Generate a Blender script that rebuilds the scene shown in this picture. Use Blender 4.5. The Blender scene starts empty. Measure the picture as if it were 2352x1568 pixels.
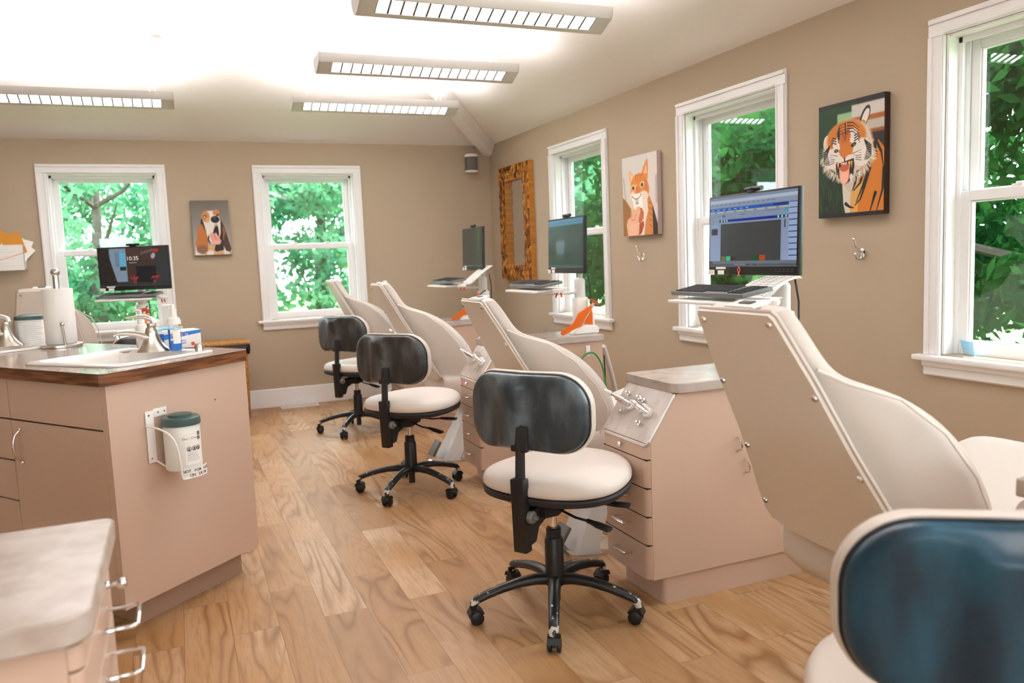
import bpy, bmesh, math, random
import numpy as np
from mathutils import Vector, Matrix
random.seed(7)
rng = np.random.default_rng(11)
PI = math.pi
SC = bpy.context.scene
COL = SC.collection
# ------------------------------------------------------------------ camera, world, sun, exposure
def make_camera():
    yaw, pitch, roll = .3925, .1064, -.0403
    f = Vector((math.sin(yaw)*math.cos(pitch), math.cos(yaw)*math.cos(pitch), -math.sin(pitch)))
    rt = Vector((math.cos(yaw), -math.sin(yaw), 0)); up = rt.cross(f)
    c, s = math.cos(roll), math.sin(roll)
    r2 = c*rt+s*up; u2 = -s*rt+c*up
    m = Matrix((( r2.x, u2.x, -f.x, -2.83), (r2.y, u2.y, -f.y, -7.2124), (r2.z, u2.z, -f.z, 1.2381), (0, 0, 0, 1)))
    cd = bpy.data.cameras.new('camera'); cd.sensor_width = 36; cd.lens = 1824.73/2352*36
    cd.clip_start = .05; cd.clip_end = 200
    cd.dof.use_dof = True; cd.dof.focus_distance = 3.0; cd.dof.aperture_fstop = 3.6
    o = bpy.data.objects.new('camera', cd); o.matrix_world = m; COL.objects.link(o); SC.camera = o
make_camera()
SC.view_settings.view_transform = 'Standard'; SC.view_settings.look = 'None'
SC.view_settings.gamma = 1; SC.view_settings.use_curve_mapping = False
SC.view_settings.exposure = 1.98
SC.cycles.max_bounces = 10; SC.cycles.diffuse_bounces = 5; SC.cycles.glossy_bounces = 4
SC.cycles.transmission_bounces = 8; SC.cycles.transparent_max_bounces = 24
SC.cycles.sample_clamp_indirect = 6; SC.cycles.caustics_reflective = False; SC.cycles.caustics_refractive = False
W = bpy.data.worlds.new('world'); SC.world = W; W.use_nodes = True
_n = W.node_tree.nodes; _b = _n['Background']; _b.inputs['Color'].default_value = (.90, .91, 1, 1); _b.inputs['Strength'].default_value = 4.5
def lamp(name, kind, loc, rot, energy, color=(1, 1, 1), **k):
    d = bpy.data.lights.new(name, kind); d.energy = energy; d.color = color
    for a, v in k.items(): setattr(d, a, v)
    o = bpy.data.objects.new(name, d); o.location = loc; o.rotation_euler = rot; COL.objects.link(o); return o
lamp('sun', 'SUN', (0, 0, 10), (math.radians(-7), math.radians(24), 0), 5.0, (1, .96, .88), angle=.01)
LAMP_UP = 6.3      # watts of each pendant's uplight
LAMP_GLOW = 3.6    # radiance of the louvre diffusers

# ------------------------------------------------------------------ materials
def _nodes(name):
    m = bpy.data.materials.new(name); m.use_nodes = True
    nt = m.node_tree; return m, nt, nt.nodes['Principled BSDF']
def mat(name, col, rough=.5, metal=0., spec=.5, col2=None, scale=8, lo=.35, hi=.65, bump=0, bscale=40, emit=None, estr=0, trans=0, alpha=1, coat=0, stretch=None, detail=4, ior=1.45):
    m, nt, p = _nodes(name); N = nt.nodes; L = nt.links
    p.inputs['Base Color'].default_value = (*col, 1); p.inputs['Roughness'].default_value = rough
    p.inputs['Metallic'].default_value = metal; p.inputs['Specular IOR Level'].default_value = spec
    p.inputs['Transmission Weight'].default_value = trans; p.inputs['Alpha'].default_value = alpha
    p.inputs['Coat Weight'].default_value = coat; p.inputs['IOR'].default_value = ior
    tc = N.new('ShaderNodeTexCoord'); vec = tc.outputs['Object']
    if stretch:
        mp = N.new('ShaderNodeMapping'); mp.inputs['Scale'].default_value = stretch; L.new(vec, mp.inputs['Vector']); vec = mp.outputs['Vector']
    if col2:
        n = N.new('ShaderNodeTexNoise'); n.inputs['Scale'].default_value = scale; n.inputs['Detail'].default_value = detail; L.new(vec, n.inputs['Vector'])
        r = N.new('ShaderNodeValToRGB'); r.color_ramp.elements[0].position = lo; r.color_ramp.elements[1].position = hi
        r.color_ramp.elements[0].color = (*col, 1); r.color_ramp.elements[1].color = (*col2, 1)
        L.new(n.outputs['Fac'], r.inputs['Fac']); L.new(r.outputs['Color'], p.inputs['Base Color'])
    if bump:
        n = N.new('ShaderNodeTexNoise'); n.inputs['Scale'].default_value = bscale; n.inputs['Detail'].default_value = 3; L.new(vec, n.inputs['Vector'])
        b = N.new('ShaderNodeBump'); b.inputs['Strength'].default_value = bump; b.inputs['Distance'].default_value = .004
        L.new(n.outputs['Fac'], b.inputs['Height']); L.new(b.outputs['Normal'], p.inputs['Normal'])
    if emit: p.inputs['Emission Color'].default_value = (*emit, 1); p.inputs['Emission Strength'].default_value = estr
    return m
def mat_picture(name, rough=.5, emit=0, spec=.5):
    m, nt, p = _nodes(name)
    a = nt.nodes.new('ShaderNodeVertexColor'); a.layer_name = 'paint'
    if emit:
        p.inputs['Base Color'].default_value = (.006, .006, .007, 1)
        nt.links.new(a.outputs['Color'], p.inputs['Emission Color']); p.inputs['Emission Strength'].default_value = emit
    else: nt.links.new(a.outputs['Color'], p.inputs['Base Color'])
    p.inputs['Roughness'].default_value = rough; p.inputs['Specular IOR Level'].default_value = spec
    return m
def schlick(N, L, r0):
    lw = N.new('ShaderNodeLayerWeight'); lw.inputs['Blend'].default_value = .5
    pw = N.new('ShaderNodeMath'); pw.operation = 'POWER'; pw.inputs[1].default_value = 5; L.new(lw.outputs['Facing'], pw.inputs[0])
    ma = N.new('ShaderNodeMath'); ma.operation = 'MULTIPLY_ADD'; ma.inputs[1].default_value = 1-r0; ma.inputs[2].default_value = r0; L.new(pw.outputs[0], ma.inputs[0]); return ma.outputs[0]
def mat_glass():
    m, nt, p = _nodes('window_glass'); N = nt.nodes; L = nt.links; N.remove(p)
    fr = schlick(N, L, .045)
    t = N.new('ShaderNodeBsdfTransparent'); t.inputs['Color'].default_value = (.84, .90, .87, 1)
    g = N.new('ShaderNodeBsdfGlossy'); g.inputs['Roughness'].default_value = .0
    x = N.new('ShaderNodeMixShader'); mu = N.new('ShaderNodeMath'); mu.operation = 'MULTIPLY'; mu.inputs[1].default_value = 1.3
    L.new(fr, mu.inputs[0]); L.new(mu.outputs[0], x.inputs[0]); L.new(t.outputs[0], x.inputs[1]); L.new(g.outputs[0], x.inputs[2])
    L.new(x.outputs[0], N['Material Output'].inputs[0]); return m
def mat_clear(name, tint, ref=.08):
    m, nt, p = _nodes(name); N = nt.nodes; L = nt.links; N.remove(p)
    fr = schlick(N, L, .04)
    t = N.new('ShaderNodeBsdfTransparent'); t.inputs['Color'].default_value = (*tint, 1)
    g = N.new('ShaderNodeBsdfGlossy'); g.inputs['Roughness'].default_value = .06
    x = N.new('ShaderNodeMixShader'); L.new(fr, x.inputs[0]); L.new(t.outputs[0], x.inputs[1]); L.new(g.outputs[0], x.inputs[2])
    L.new(x.outputs[0], N['Material Output'].inputs[0]); return m
def mat_leaf(name, c1, c2, tr=.5):
    m, nt, p = _nodes(name); N = nt.nodes; L = nt.links; N.remove(p)
    gi = N.new('ShaderNodeTexCoord'); n = N.new('ShaderNodeTexNoise'); n.inputs['Scale'].default_value = 1.3; L.new(gi.outputs['Object'], n.inputs['Vector'])
    r = N.new('ShaderNodeValToRGB'); r.color_ramp.elements[0].position = .35; r.color_ramp.elements[1].position = .65
    r.color_ramp.elements[0].color = (*c1, 1); r.color_ramp.elements[1].color = (*c2, 1); L.new(n.outputs['Fac'], r.inputs['Fac'])
    d = N.new('ShaderNodeBsdfDiffuse'); t = N.new('ShaderNodeBsdfTranslucent'); x = N.new('ShaderNodeMixShader'); x.inputs[0].default_value = tr
    L.new(r.outputs['Color'], d.inputs['Color']); L.new(r.outputs['Color'], t.inputs['Color'])
    L.new(d.outputs[0], x.inputs[1]); L.new(t.outputs[0], x.inputs[2]); L.new(x.outputs[0], N['Material Output'].inputs[0]); return m
def mat_floor():
    m, nt, p = _nodes('wood_plank_floor'); N = nt.nodes; L = nt.links
    def nd(t, **k):
        n = N.new(t)
        for a, v in k.items(): setattr(n, a, v)
        return n
    tc = nd('ShaderNodeTexCoord'); sp = nd('ShaderNodeSeparateXYZ'); L.new(tc.outputs['Object'], sp.inputs[0])
    cb = nd('ShaderNodeCombineXYZ'); L.new(sp.outputs['Y'], cb.inputs['X']); L.new(sp.outputs['X'], cb.inputs['Y'])
    br = nd('ShaderNodeTexBrick'); br.offset = .37; br.offset_frequency = 2; L.new(cb.outputs[0], br.inputs['Vector'])
    for k, v in (('Scale', 1), ('Mortar Size', .0011), ('Mortar Smooth', .3), ('Bias', 0), ('Brick Width', .83), ('Row Height', .153)): br.inputs[k].default_value = v
    br.inputs['Color1'].default_value = (0, 0, 0, 1); br.inputs['Color2'].default_value = (1, 1, 1, 1); br.inputs['Mortar'].default_value = (.5, .5, .5, 1)
    # per plank offset of the grain
    off = nd('ShaderNodeVectorMath', operation='SCALE'); off.inputs['Scale'].default_value = 37.0; L.new(br.outputs['Color'], off.inputs[0])
    add = nd('ShaderNodeVectorMath', operation='ADD'); L.new(tc.outputs['Object'], add.inputs[0]); L.new(off.outputs[0], add.inputs[1])
    def noise(scale, st, det=6, dist=0., rough=.55):
        mp = nd('ShaderNodeMapping'); mp.inputs['Scale'].default_value = st; L.new(add.outputs[0], mp.inputs['Vector'])
        n = nd('ShaderNodeTexNoise'); n.inputs['Scale'].default_value = scale; n.inputs['Detail'].default_value = det; n.inputs['Distortion'].default_value = dist
        n.inputs['Roughness'].default_value = rough; L.new(mp.outputs[0], n.inputs['Vector']); return n.outputs['Fac']
    def ramp(src, stops):
        r = nd('ShaderNodeValToRGB'); e = r.color_ramp.elements
        while len(e) < len(stops): e.new(.5)
        for i, (pos, c) in enumerate(stops): e[i].position = pos; e[i].color = (*c, 1)
        L.new(src, r.inputs['Fac']); return r.outputs['Color']
    def mix(a, b, f, mode='MIX'):
        x = nd('ShaderNodeMix', data_type='RGBA', blend_type=mode)
        if isinstance(f, float): x.inputs['Factor'].default_value = f
        else: L.new(f, x.inputs['Factor'])
        for s, v in ((x.inputs[6], a), (x.inputs[7], b)):
            if isinstance(v, tuple): s.default_value = (*v, 1)
            else: L.new(v, s)
        return x.outputs[2]
    base = ramp(br.outputs['Color'], [(0, (.50, .29, .14)), (.22, (.70, .48, .31)), (.42, (.43, .245, .11)), (.62, (.62, .42, .26)), (.82, (.39, .215, .095)), (1, (.76, .56, .39))])
    big = noise(1.6, (1.6, .9, 1), 3)
    base = mix(base, (.50, .28, .115), ramp(big, [(.42, (0, 0, 0)), (.66, (.9, .9, .9))]))
    # cathedral grain: rings of a stretched, distorted noise
    g = noise(1.25, (2.4, .42, 1), 3, .45, .45)
    mu = nd('ShaderNodeMath', operation='MULTIPLY'); mu.inputs[1].default_value = 34; L.new(g, mu.inputs[0])
    fr = nd('ShaderNodeMath', operation='PINGPONG'); fr.inputs[1].default_value = 1; L.new(mu.outputs[0], fr.inputs[0])
    lines = ramp(fr.outputs[0], [(0, (1, 1, 1)), (.45, (.25, .25, .25)), (1, (0, 0, 0))])
    patch = ramp(noise(1.3, (2.5, 1, 1), 2), [(.38, (.10, .10, .10)), (.60, (1, 1, 1))])
    lf = mix(lines, patch, 1.0, 'MULTIPLY')
    base = mix(base, (.25, .11, .032), mix((0., 0., 0.), lf, .85))
    fine = noise(9, (14, 1.1, 1), 5)
    base = mix(base, (.33, .19, .09), ramp(fine, [(.46, (0, 0, 0)), (.74, (.6, .6, .6))]))
    seam = nd('ShaderNodeMath', operation='MULTIPLY'); seam.inputs[1].default_value = .55; L.new(br.outputs['Fac'], seam.inputs[0])
    base = mix(base, (.12, .065, .03), seam.outputs[0])
    base = mix(base, (.90, .865, .82), 1.0, 'MULTIPLY')
    L.new(base, p.inputs['Base Color'])
    p.inputs['Roughness'].default_value = .42; p.inputs['Specular IOR Level'].default_value = .4
    return m
M = {}
def mk(k, *a, **kw): M[k] = mat(k, *a, **kw); return M[k]
mk('wall_paint', (.475, .385, .285), .85, spec=.2, bump=.05, bscale=120)
mk('ceiling_paint', (.84, .80, .76), .9, spec=.1, bump=.04, bscale=90)
mk('white_trim', (.85, .845, .85), .38, spec=.4)
mk('laminate', (.60, .435, .345), .42, spec=.35, bump=.015, bscale=200)
mk('laminate_edge', (.40, .27, .20), .5)
mk('stone_laminate', (.50, .44, .40), .26, spec=.5, col2=(.40, .33, .285), scale=14, lo=.4, hi=.68, detail=8)
mk('dark_gap', (.02, .015, .012), .8)
mk('walnut', (.085, .026, .010), .32, col2=(.24, .09, .032), scale=5, stretch=(1.5, 1.5, 16), lo=.38, hi=.62, detail=7, coat=.2)
mk('island_laminate', (.40, .31, .27), .2, col2=(.33, .25, .21), scale=7, stretch=(9, 1, 1), coat=.15)
mk('chrome', (.80, .80, .80), .12, 1)
mk('brushed_nickel', (.62, .58, .53), .24, 1, bump=.02, bscale=300)
mk('gas_rod', (.82, .78, .74), .15, 1)
mk('cream_vinyl', (.67, .61, .56), .42, spec=.4, bump=.06, bscale=35)
mk('cream_vinyl_shell', (.82, .78, .73), .45, spec=.4)
mk('tan_vinyl', (.62, .47, .33), .5)
mk('black_plastic', (.012, .012, .013), .38, spec=.5)
mk('black_matte', (.018, .018, .02), .6)
mk('grey_plastic', (.16, .17, .17), .5)
mk('light_grey', (.60, .59, .57), .4)
mk('white_plastic', (.85, .83, .80), .35)
mk('ceramic', (.90, .87, .84), .12, coat=.5)
mk('paper', (.88, .86, .83), .85)
mk('paper_towel', (.86, .85, .83), .9, bump=.25, bscale=90)
mk('paper_pink', (.80, .62, .52), .8)
mk('orange_plastic', (.85, .16, .01), .15, alpha=.86, spec=.6)
mk('red_plastic', (.75, .05, .02), .3)
mk('green_rubber', (.03, .30, .10), .4)
mk('teal_lid', (.06, .115, .11), .35)
mk('blue_card', (.01, .12, .55), .35)
mk('light_blue', (.35, .68, .90), .6)
mk('label_white', (.90, .89, .87), .5)
mk('ink', (.01, .012, .03), .6)
mk('red_ink', (.7, .15, .12), .6)
mk('white_ink', (.9, .9, .9), .5)
mk('pink_beads', (.95, .20, .20), .3)
mk('wire_grey', (.35, .35, .34), .5, .4)
mk('speaker_mesh', (.14, .125, .11), .6, bump=.3, bscale=400)
mk('wicker', (.26, .11, .03), .7, col2=(.50, .24, .07), scale=60, bump=1, bscale=70)
mk('bin_bag', (.006, .005, .005), .3, bump=1, bscale=18)
mk('mirror_glass', (.82, .82, .82), .02, 1)
mk('golden_wood', (.45, .17, .025), .4, col2=(.60, .26, .045), scale=4, stretch=(1, 1, 10))
mk('housing_grey', (.62, .60, .58), .4)
mk('louvre_shade', (.14, .13, .125), .5)
mk('diffuser', (.9, .9, .9), .5, emit=(1, .97, 1), estr=LAMP_GLOW)
mk('diffuser_fill', (.9, .9, .9), .5, emit=(1, .97, 1), estr=18)  # stronger glow for the added rear pendants, as frontal fill
mk('canister', (.78, .80, .77), .35)
mk('soap_blue', (.02, .20, .75), .2)
mk('bark', (.05, .045, .035), .9, col2=(.10, .085, .07), scale=6, bump=.6, bscale=14)
mk('lawn', (.06, .16, .03), .9, col2=(.12, .24, .05), scale=2)
mk('house_siding', (.55, .56, .55), .8)
M['glass'] = mat_glass()
M['floor'] = mat_floor()
M['clear_plastic'] = mat_clear('clear_plastic', (.93, .95, .96))
M['picture'] = mat_picture('printed_canvas', .55)
M['screen'] = mat_picture('lit_screen', .22, .30, .3)
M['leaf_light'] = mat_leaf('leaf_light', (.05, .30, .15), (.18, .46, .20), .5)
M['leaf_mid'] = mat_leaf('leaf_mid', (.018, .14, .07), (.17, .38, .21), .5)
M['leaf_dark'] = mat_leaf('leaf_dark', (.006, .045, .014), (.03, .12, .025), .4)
def mat_worn(name, chip):
    m, nt, p = _nodes(name); N = nt.nodes; L = nt.links
    tc = N.new('ShaderNodeTexCoord'); n = N.new('ShaderNodeTexNoise'); n.inputs['Scale'].default_value = 46; n.inputs['Detail'].default_value = 5; L.new(tc.outputs['Object'], n.inputs['Vector'])
    # paint is chipped towards the outer end of each foot
    ln = N.new('ShaderNodeVectorMath'); ln.operation = 'LENGTH'; sp = N.new('ShaderNodeSeparateXYZ'); cb = N.new('ShaderNodeCombineXYZ')
    L.new(tc.outputs['Object'], sp.inputs[0]); L.new(sp.outputs['X'], cb.inputs['X']); L.new(sp.outputs['Y'], cb.inputs['Y']); L.new(cb.outputs[0], ln.inputs[0])
    mr = N.new('ShaderNodeMapRange'); mr.inputs['From Min'].default_value = .12; mr.inputs['From Max'].default_value = .30; mr.inputs['To Min'].default_value = -.2; mr.inputs['To Max'].default_value = chip
    L.new(ln.outputs['Value'], mr.inputs['Value']); ad = N.new('ShaderNodeMath'); ad.operation = 'ADD'; L.new(n.outputs['Fac'], ad.inputs[0]); L.new(mr.outputs[0], ad.inputs[1])
    r = N.new('ShaderNodeValToRGB'); r.color_ramp.elements[0].position = .66; r.color_ramp.elements[1].position = .68
    r.color_ramp.elements[0].color = (.012, .012, .013, 1); r.color_ramp.elements[1].color = (.62, .60, .57, 1)
    L.new(ad.outputs[0], r.inputs['Fac']); L.new(r.outputs['Color'], p.inputs['Base Color']); p.inputs['Roughness'].default_value = .33
    return m
M['worn_black'] = mat_worn('worn_black_paint', .13)
def mat_backshell(name, c1, c2):
    return mat(name, c1, .33, col2=c2, scale=9, lo=.42, hi=.80, bump=.05, bscale=60, detail=6, spec=.6, stretch=(1, 1.5, .7))
M['shell_dark'] = mat_backshell('scuffed_black_shell', (.026, .027, .028), (.13, .135, .14))
M['shell_blueblack'] = mat_backshell('scuffed_blue_black_shell', (.026, .040, .052), (.15, .19, .22))
M['shell_blue'] = mat_backshell('scuffed_navy_shell', (.003, .026, .052), (.012, .10, .17))
# mirror frame mosaic
def mat_mosaic():
    m, nt, p = _nodes('wood_mosaic'); N = nt.nodes; L = nt.links
    tc = N.new('ShaderNodeTexCoord'); sp = N.new('ShaderNodeSeparateXYZ'); cb = N.new('ShaderNodeCombineXYZ'); L.new(tc.outputs['Object'], sp.inputs[0])
    L.new(sp.outputs['Z'], cb.inputs['X']); L.new(sp.outputs['Y'], cb.inputs['Y'])
    b = N.new('ShaderNodeTexBrick'); b.offset = .5; L.new(cb.outputs[0], b.inputs['Vector'])
    for k, v in (('Scale', 1), ('Mortar Size', .0012), ('Brick Width', .038), ('Row Height', .027)): b.inputs[k].default_value = v
    b.inputs['Color1'].default_value = (0, 0, 0, 1); b.inputs['Color2'].default_value = (1, 1, 1, 1); b.inputs['Mortar'].default_value = (0, 0, 0, 1)
    r = N.new('ShaderNodeValToRGB'); e = r.color_ramp.elements; e[0].color = (.10, .022, .004, 1); e[1].color = (.62, .26, .04, 1)
    e.new(.35).color = (.24, .07, .01, 1); e.new(.6).color = (.46, .16, .02, 1)
    L.new(b.outputs['Color'], r.inputs['Fac']); L.new(r.outputs['Color'], p.inputs['Base Color']); p.inputs['Roughness'].default_value = .35
    return m
M['mosaic'] = mat_mosaic()

# ------------------------------------------------------------------ mesh builder
class B:
    def __init__(s): s.bm = bmesh.new()
    def _box(s, c, size, Mx=None, bev=0, seg=2):
        g = bmesh.ops.create_cube(s.bm, size=1)['verts']
        bmesh.ops.scale(s.bm, vec=size, verts=g)
        if bev:
            es = list({e for v in g for e in v.link_edges})
            r = bmesh.ops.bevel(s.bm, geom=es, offset=bev, segments=seg, affect='EDGES', profile=.5)
            g = list({v for f in r['faces'] for v in f.verts} | {v for v in g if v.is_valid})
            # whole island of the box
            seen = set(g); st = list(g)
            while st:
                v = st.pop()
                for e in v.link_edges:
                    w = e.other_vert(v)
                    if w not in seen: seen.add(w); st.append(w)
            g = list(seen)
        if Mx is not None: bmesh.ops.transform(s.bm, matrix=Mx, verts=g)
        bmesh.ops.translate(s.bm, vec=c, verts=g)
        return s
    def box(s, x0, x1, y0, y1, z0, z1, bev=0, seg=2):
        return s._box(((x0+x1)/2, (y0+y1)/2, (z0+z1)/2), (abs(x1-x0), abs(y1-y0), abs(z1-z0)), None, bev, seg)
    def rbox(s, c, size, rot=(0, 0, 0), bev=0, seg=2):
        from mathutils import Euler
        return s._box(c, size, Euler(rot).to_matrix().to_4x4(), bev, seg)
    def rings(s, R, cap0=True, cap1=True, closed=True):
        V = [[s.bm.verts.new(p) for p in r] for r in R]
        n = len(V[0])
        for a, b in zip(V, V[1:]):
            for i in range(n if closed else n-1):
                j = (i+1) % n
                try: s.bm.faces.new((a[i], a[j], b[j], b[i]))
                except ValueError: pass
        if closed:
            if cap0: s.bm.faces.new(V[0][::-1])
            if cap1: s.bm.faces.new(V[-1])
        return s
    def tube(s, pts, r, seg=10, closed=False, flat=1.0):
        P = [Vector(p) for p in pts]; n = len(P); rr = r if isinstance(r, (list, tuple)) else [r]*n
        R = []; up = None
        for i in range(n):
            if closed: t = P[(i+1) % n]-P[i-1]
            else: t = P[min(i+1, n-1)]-P[max(i-1, 0)]
            t.normalize()
            if up is None:
                up = Vector((0, 0, 1)) if abs(t.z) < .9 else Vector((1, 0, 0))
            a = (up-t*up.dot(t)).normalized(); b = t.cross(a); up = a
            R.append([P[i]+(a*math.cos(k*2*PI/seg)*flat+b*math.sin(k*2*PI/seg))*rr[i] for k in range(seg)])
        if closed: R.append(R[0]); return s.rings(R, False, False)
        return s.rings(R)
    def cyl(s, p, q, r, r2=None, seg=24): return s.tube([p, q], [r, r if r2 is None else r2], seg)
    def lathe(s, prof, c=(0, 0, 0), seg=32, Mx=None):
        R = []
        for r, z in prof:
            ring = [Vector((r*math.cos(k*2*PI/seg), r*math.sin(k*2*PI/seg), z)) for k in range(seg)]
            if Mx is not None: ring = [Mx @ v for v in ring]
            R.append([v+Vector(c) for v in ring])
        return s.rings(R)
    def sph(s, c, r, seg=16, sc=(1, 1, 1)):
        k = bmesh.ops.create_uvsphere(s.bm, u_segments=seg, v_segments=seg//2, radius=r)['verts']
        bmesh.ops.scale(s.bm, vec=sc, verts=k); bmesh.ops.translate(s.bm, vec=c, verts=k); return s
    def prism(s, poly, ax, a0, a1):
        def P(u, v, w): return {'x': (w, u, v), 'y': (u, w, v), 'z': (u, v, w)}[ax]
        return s.rings([[P(u, v, a0) for u, v in poly], [P(u, v, a1) for u, v in poly]])
    def pad(s, outline, layers, disp=None, ax='z', Mx=None, c=(0, 0, 0)):
        """outline: 2D points about the origin; layers: (scale, depth)"""
        R = []
        for sc, d in layers:
            ring = []
            for u, v in outline:
                u2, v2 = u*sc, v*sc; dd = d+(disp(u2, v2) if disp else 0)
                p = Vector({'z': (u2, v2, dd), 'x': (dd, u2, v2), 'y': (u2, dd, v2)}[ax])
                if Mx is not None: p = Mx @ p
                ring.append(p+Vector(c))
            R.append(ring)
        return s.rings(R)
    def build(s, name, m, parent=None, loc=None, smooth=38, bevel=0, bseg=2, sub=0, rotz=0):
        bm = s.bm; bmesh.ops.recalc_face_normals(bm, faces=bm.faces)
        me = bpy.data.meshes.new(name); bm.to_mesh(me); bm.free()
        ms = m if isinstance(m, (list, tuple)) else [m]
        for k in ms: me.materials.append(M[k] if isinstance(k, str) else k)
        if smooth:
            me.polygons.foreach_set('use_smooth', [True]*len(me.polygons)); me.set_sharp_from_angle(angle=math.radians(smooth))
        o = bpy.data.objects.new(name, me); COL.objects.link(o)
        if parent: o.parent = parent
        if loc: o.location = loc
        if rotz: o.rotation_euler.z = rotz
        if bevel:
            b = o.modifiers.new('bevel', 'BEVEL'); b.width = bevel; b.segments = bseg; b.limit_method = 'ANGLE'; b.angle_limit = math.radians(40); b.harden_normals = False
        if sub:
            b = o.modifiers.new('sub', 'SUBSURF'); b.levels = sub; b.render_levels = sub
        return o
def rrect(w, h, r, n=6):
    """rounded rectangle outline, w x h, corner radius r"""
    pts = []
    for cx, cy, a0 in ((w/2-r, h/2-r, 0), (-w/2+r, h/2-r, 90), (-w/2+r, -h/2+r, 180), (w/2-r, -h/2+r, 270)):
        for k in range(n+1):
            a = math.radians(a0+90*k/n); pts.append((cx+r*math.cos(a), cy+r*math.sin(a)))
    return pts
def sup(a, b, e=2.6, n=40, fn=None):
    P = []
    for k in range(n):
        t = 2*PI*k/n; c, s_ = math.cos(t), math.sin(t)
        x = a*math.copysign(abs(c)**(2/e), c); y = b*math.copysign(abs(s_)**(2/e), s_)
        P.append(fn(x, y) if fn else (x, y))
    return P
def empty(name, loc=(0, 0, 0), rz=0, label=None, cat=None, group=None, kind=None):
    o = bpy.data.objects.new(name, None); o.empty_display_size = .05; COL.objects.link(o); o.location = loc; o.rotation_euler.z = rz
    return tag(o, label, cat, group, kind)
def tag(o, label=None, cat=None, group=None, kind=None):
    if label: o['label'] = label
    if cat: o['category'] = cat
    if group: o['group'] = group
    if kind: o['kind'] = kind
    return o
def dup(o, parent=None, loc=None, rz=None, label=None):
    c = o.copy(); COL.objects.link(c)
    if parent is not None: c.parent = parent
    if loc is not None: c.location = loc
    if rz is not None: c.rotation_euler.z = rz
    if label: c['label'] = label
    for ch in list(o.children): dup(ch, c)
    return c
def text(name, s, size, m, parent, Mx, align='CENTER', ext=.0004):
    cu = bpy.data.curves.new(name, 'FONT'); cu.body = s; cu.size = size; cu.extrude = ext; cu.align_x = align; cu.align_y = 'CENTER'
    tmp = bpy.data.objects.new('tmp', cu); COL.objects.link(tmp); bpy.context.view_layer.update()
    me = bpy.data.meshes.new_from_object(tmp); me.name = name; bpy.data.objects.remove(tmp); bpy.data.curves.remove(cu); me.materials.clear(); me.materials.append(M[m])
    o = bpy.data.objects.new(name, me); COL.objects.link(o); o.parent = parent; o.matrix_local = Mx; return o
def basis(o, ex, ey):
    ex = Vector(ex).normalized(); ez = ex.cross(Vector(ey)).normalized(); ey = ez.cross(ex)
    return Matrix(((ex.x, ey.x, ez.x, o[0]), (ex.y, ey.y, ez.y, o[1]), (ex.z, ey.z, ez.z, o[2]), (0, 0, 0, 1)))

# ------------------------------------------------------------------ small painter for printed canvases and lit screens
def lin(c):
    c = np.asarray(c, float)/255.; return np.where(c <= .04045, c/12.92, ((c+.055)/1.055)**2.4)
class Paint:
    def __init__(s, w, h, bg, ss=2):
        s.w, s.h, s.ss = w, h, ss
        s.a = np.zeros((h*ss, w*ss, 3)); s.a[:] = bg
        yy, xx = np.mgrid[0:h*ss, 0:w*ss]; s.X = (xx+.5)/(w*ss); s.Y = (yy+.5)/(h*ss)     # 0..1, y down
    def put(s, mask, col):
        m = np.clip(mask, 0, 1)[..., None]; s.a = s.a*(1-m)+np.array(col, float)*m; return s
    def ell(s, cx, cy, rx, ry, col, rot=0, soft=.12, op=1):
        c, n = math.cos(math.radians(rot)), math.sin(math.radians(rot)); k = s.h/s.w
        dx = s.X-cx; dy = (s.Y-cy)*k
        u = (dx*c+dy*n)/rx; v = (-dx*n+dy*c)/(ry*k); d = np.sqrt(u*u+v*v)
        return s.put(np.clip((1-d)/soft+.5, 0, 1)*op, col)
    def poly(s, pts, col, op=1):
        ins = np.zeros(s.X.shape, bool); n = len(pts)
        for i in range(n):
            x1, y1 = pts[i]; x2, y2 = pts[(i+1) % n]
            if y1 == y2: continue
            c = ((y1 > s.Y) != (y2 > s.Y)) & (s.X < (x2-x1)*(s.Y-y1)/(y2-y1)+x1); ins ^= c
        return s.put(ins*op, col)
    def rect(s, x0, y0, x1, y1, col, op=1): return s.put(((s.X >= x0) & (s.X < x1) & (s.Y >= y0) & (s.Y < y1))*float(op), col)
    def line(s, pts, wd, col, op=1, taper=False):
        k = s.h/s.w; n = len(pts)-1
        for i in range(n):
            (x1, y1), (x2, y2) = pts[i], pts[i+1]; dx, dy = x2-x1, (y2-y1)*k; L2 = dx*dx+dy*dy+1e-12
            t = np.clip(((s.X-x1)*dx+(s.Y-y1)*k*dy)/L2, 0, 1); d = np.hypot(s.X-x1-t*dx, (s.Y-y1)*k-t*dy)
            w = wd*(1-.75*(i+t)/n) if taper else wd
            s.put(np.clip((w-d)*s.w*s.ss/1.5+.5, 0, 1)*op, col)
        return s
    def grad(s, c0, c1): s.a = np.array(c0, float)*(1-s.Y[..., None])+np.array(c1, float)*s.Y[..., None]; return s
    def blur(s, k):
        for _ in range(k):
            p = np.pad(s.a, ((1, 1), (1, 1), (0, 0)), 'edge'); s.a = (p[:-2, 1:-1]+p[2:, 1:-1]+p[1:-1, :-2]+p[1:-1, 2:]+p[1:-1, 1:-1])/5
        return s
    def noise(s, amp): s.a += rng.normal(0, amp, s.a.shape[:2])[..., None]; return s
    def out(s):
        a = s.a.reshape(s.h, s.ss, s.w, s.ss, 3).mean((1, 3)); return lin(np.clip(a, 0, 255))
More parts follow.
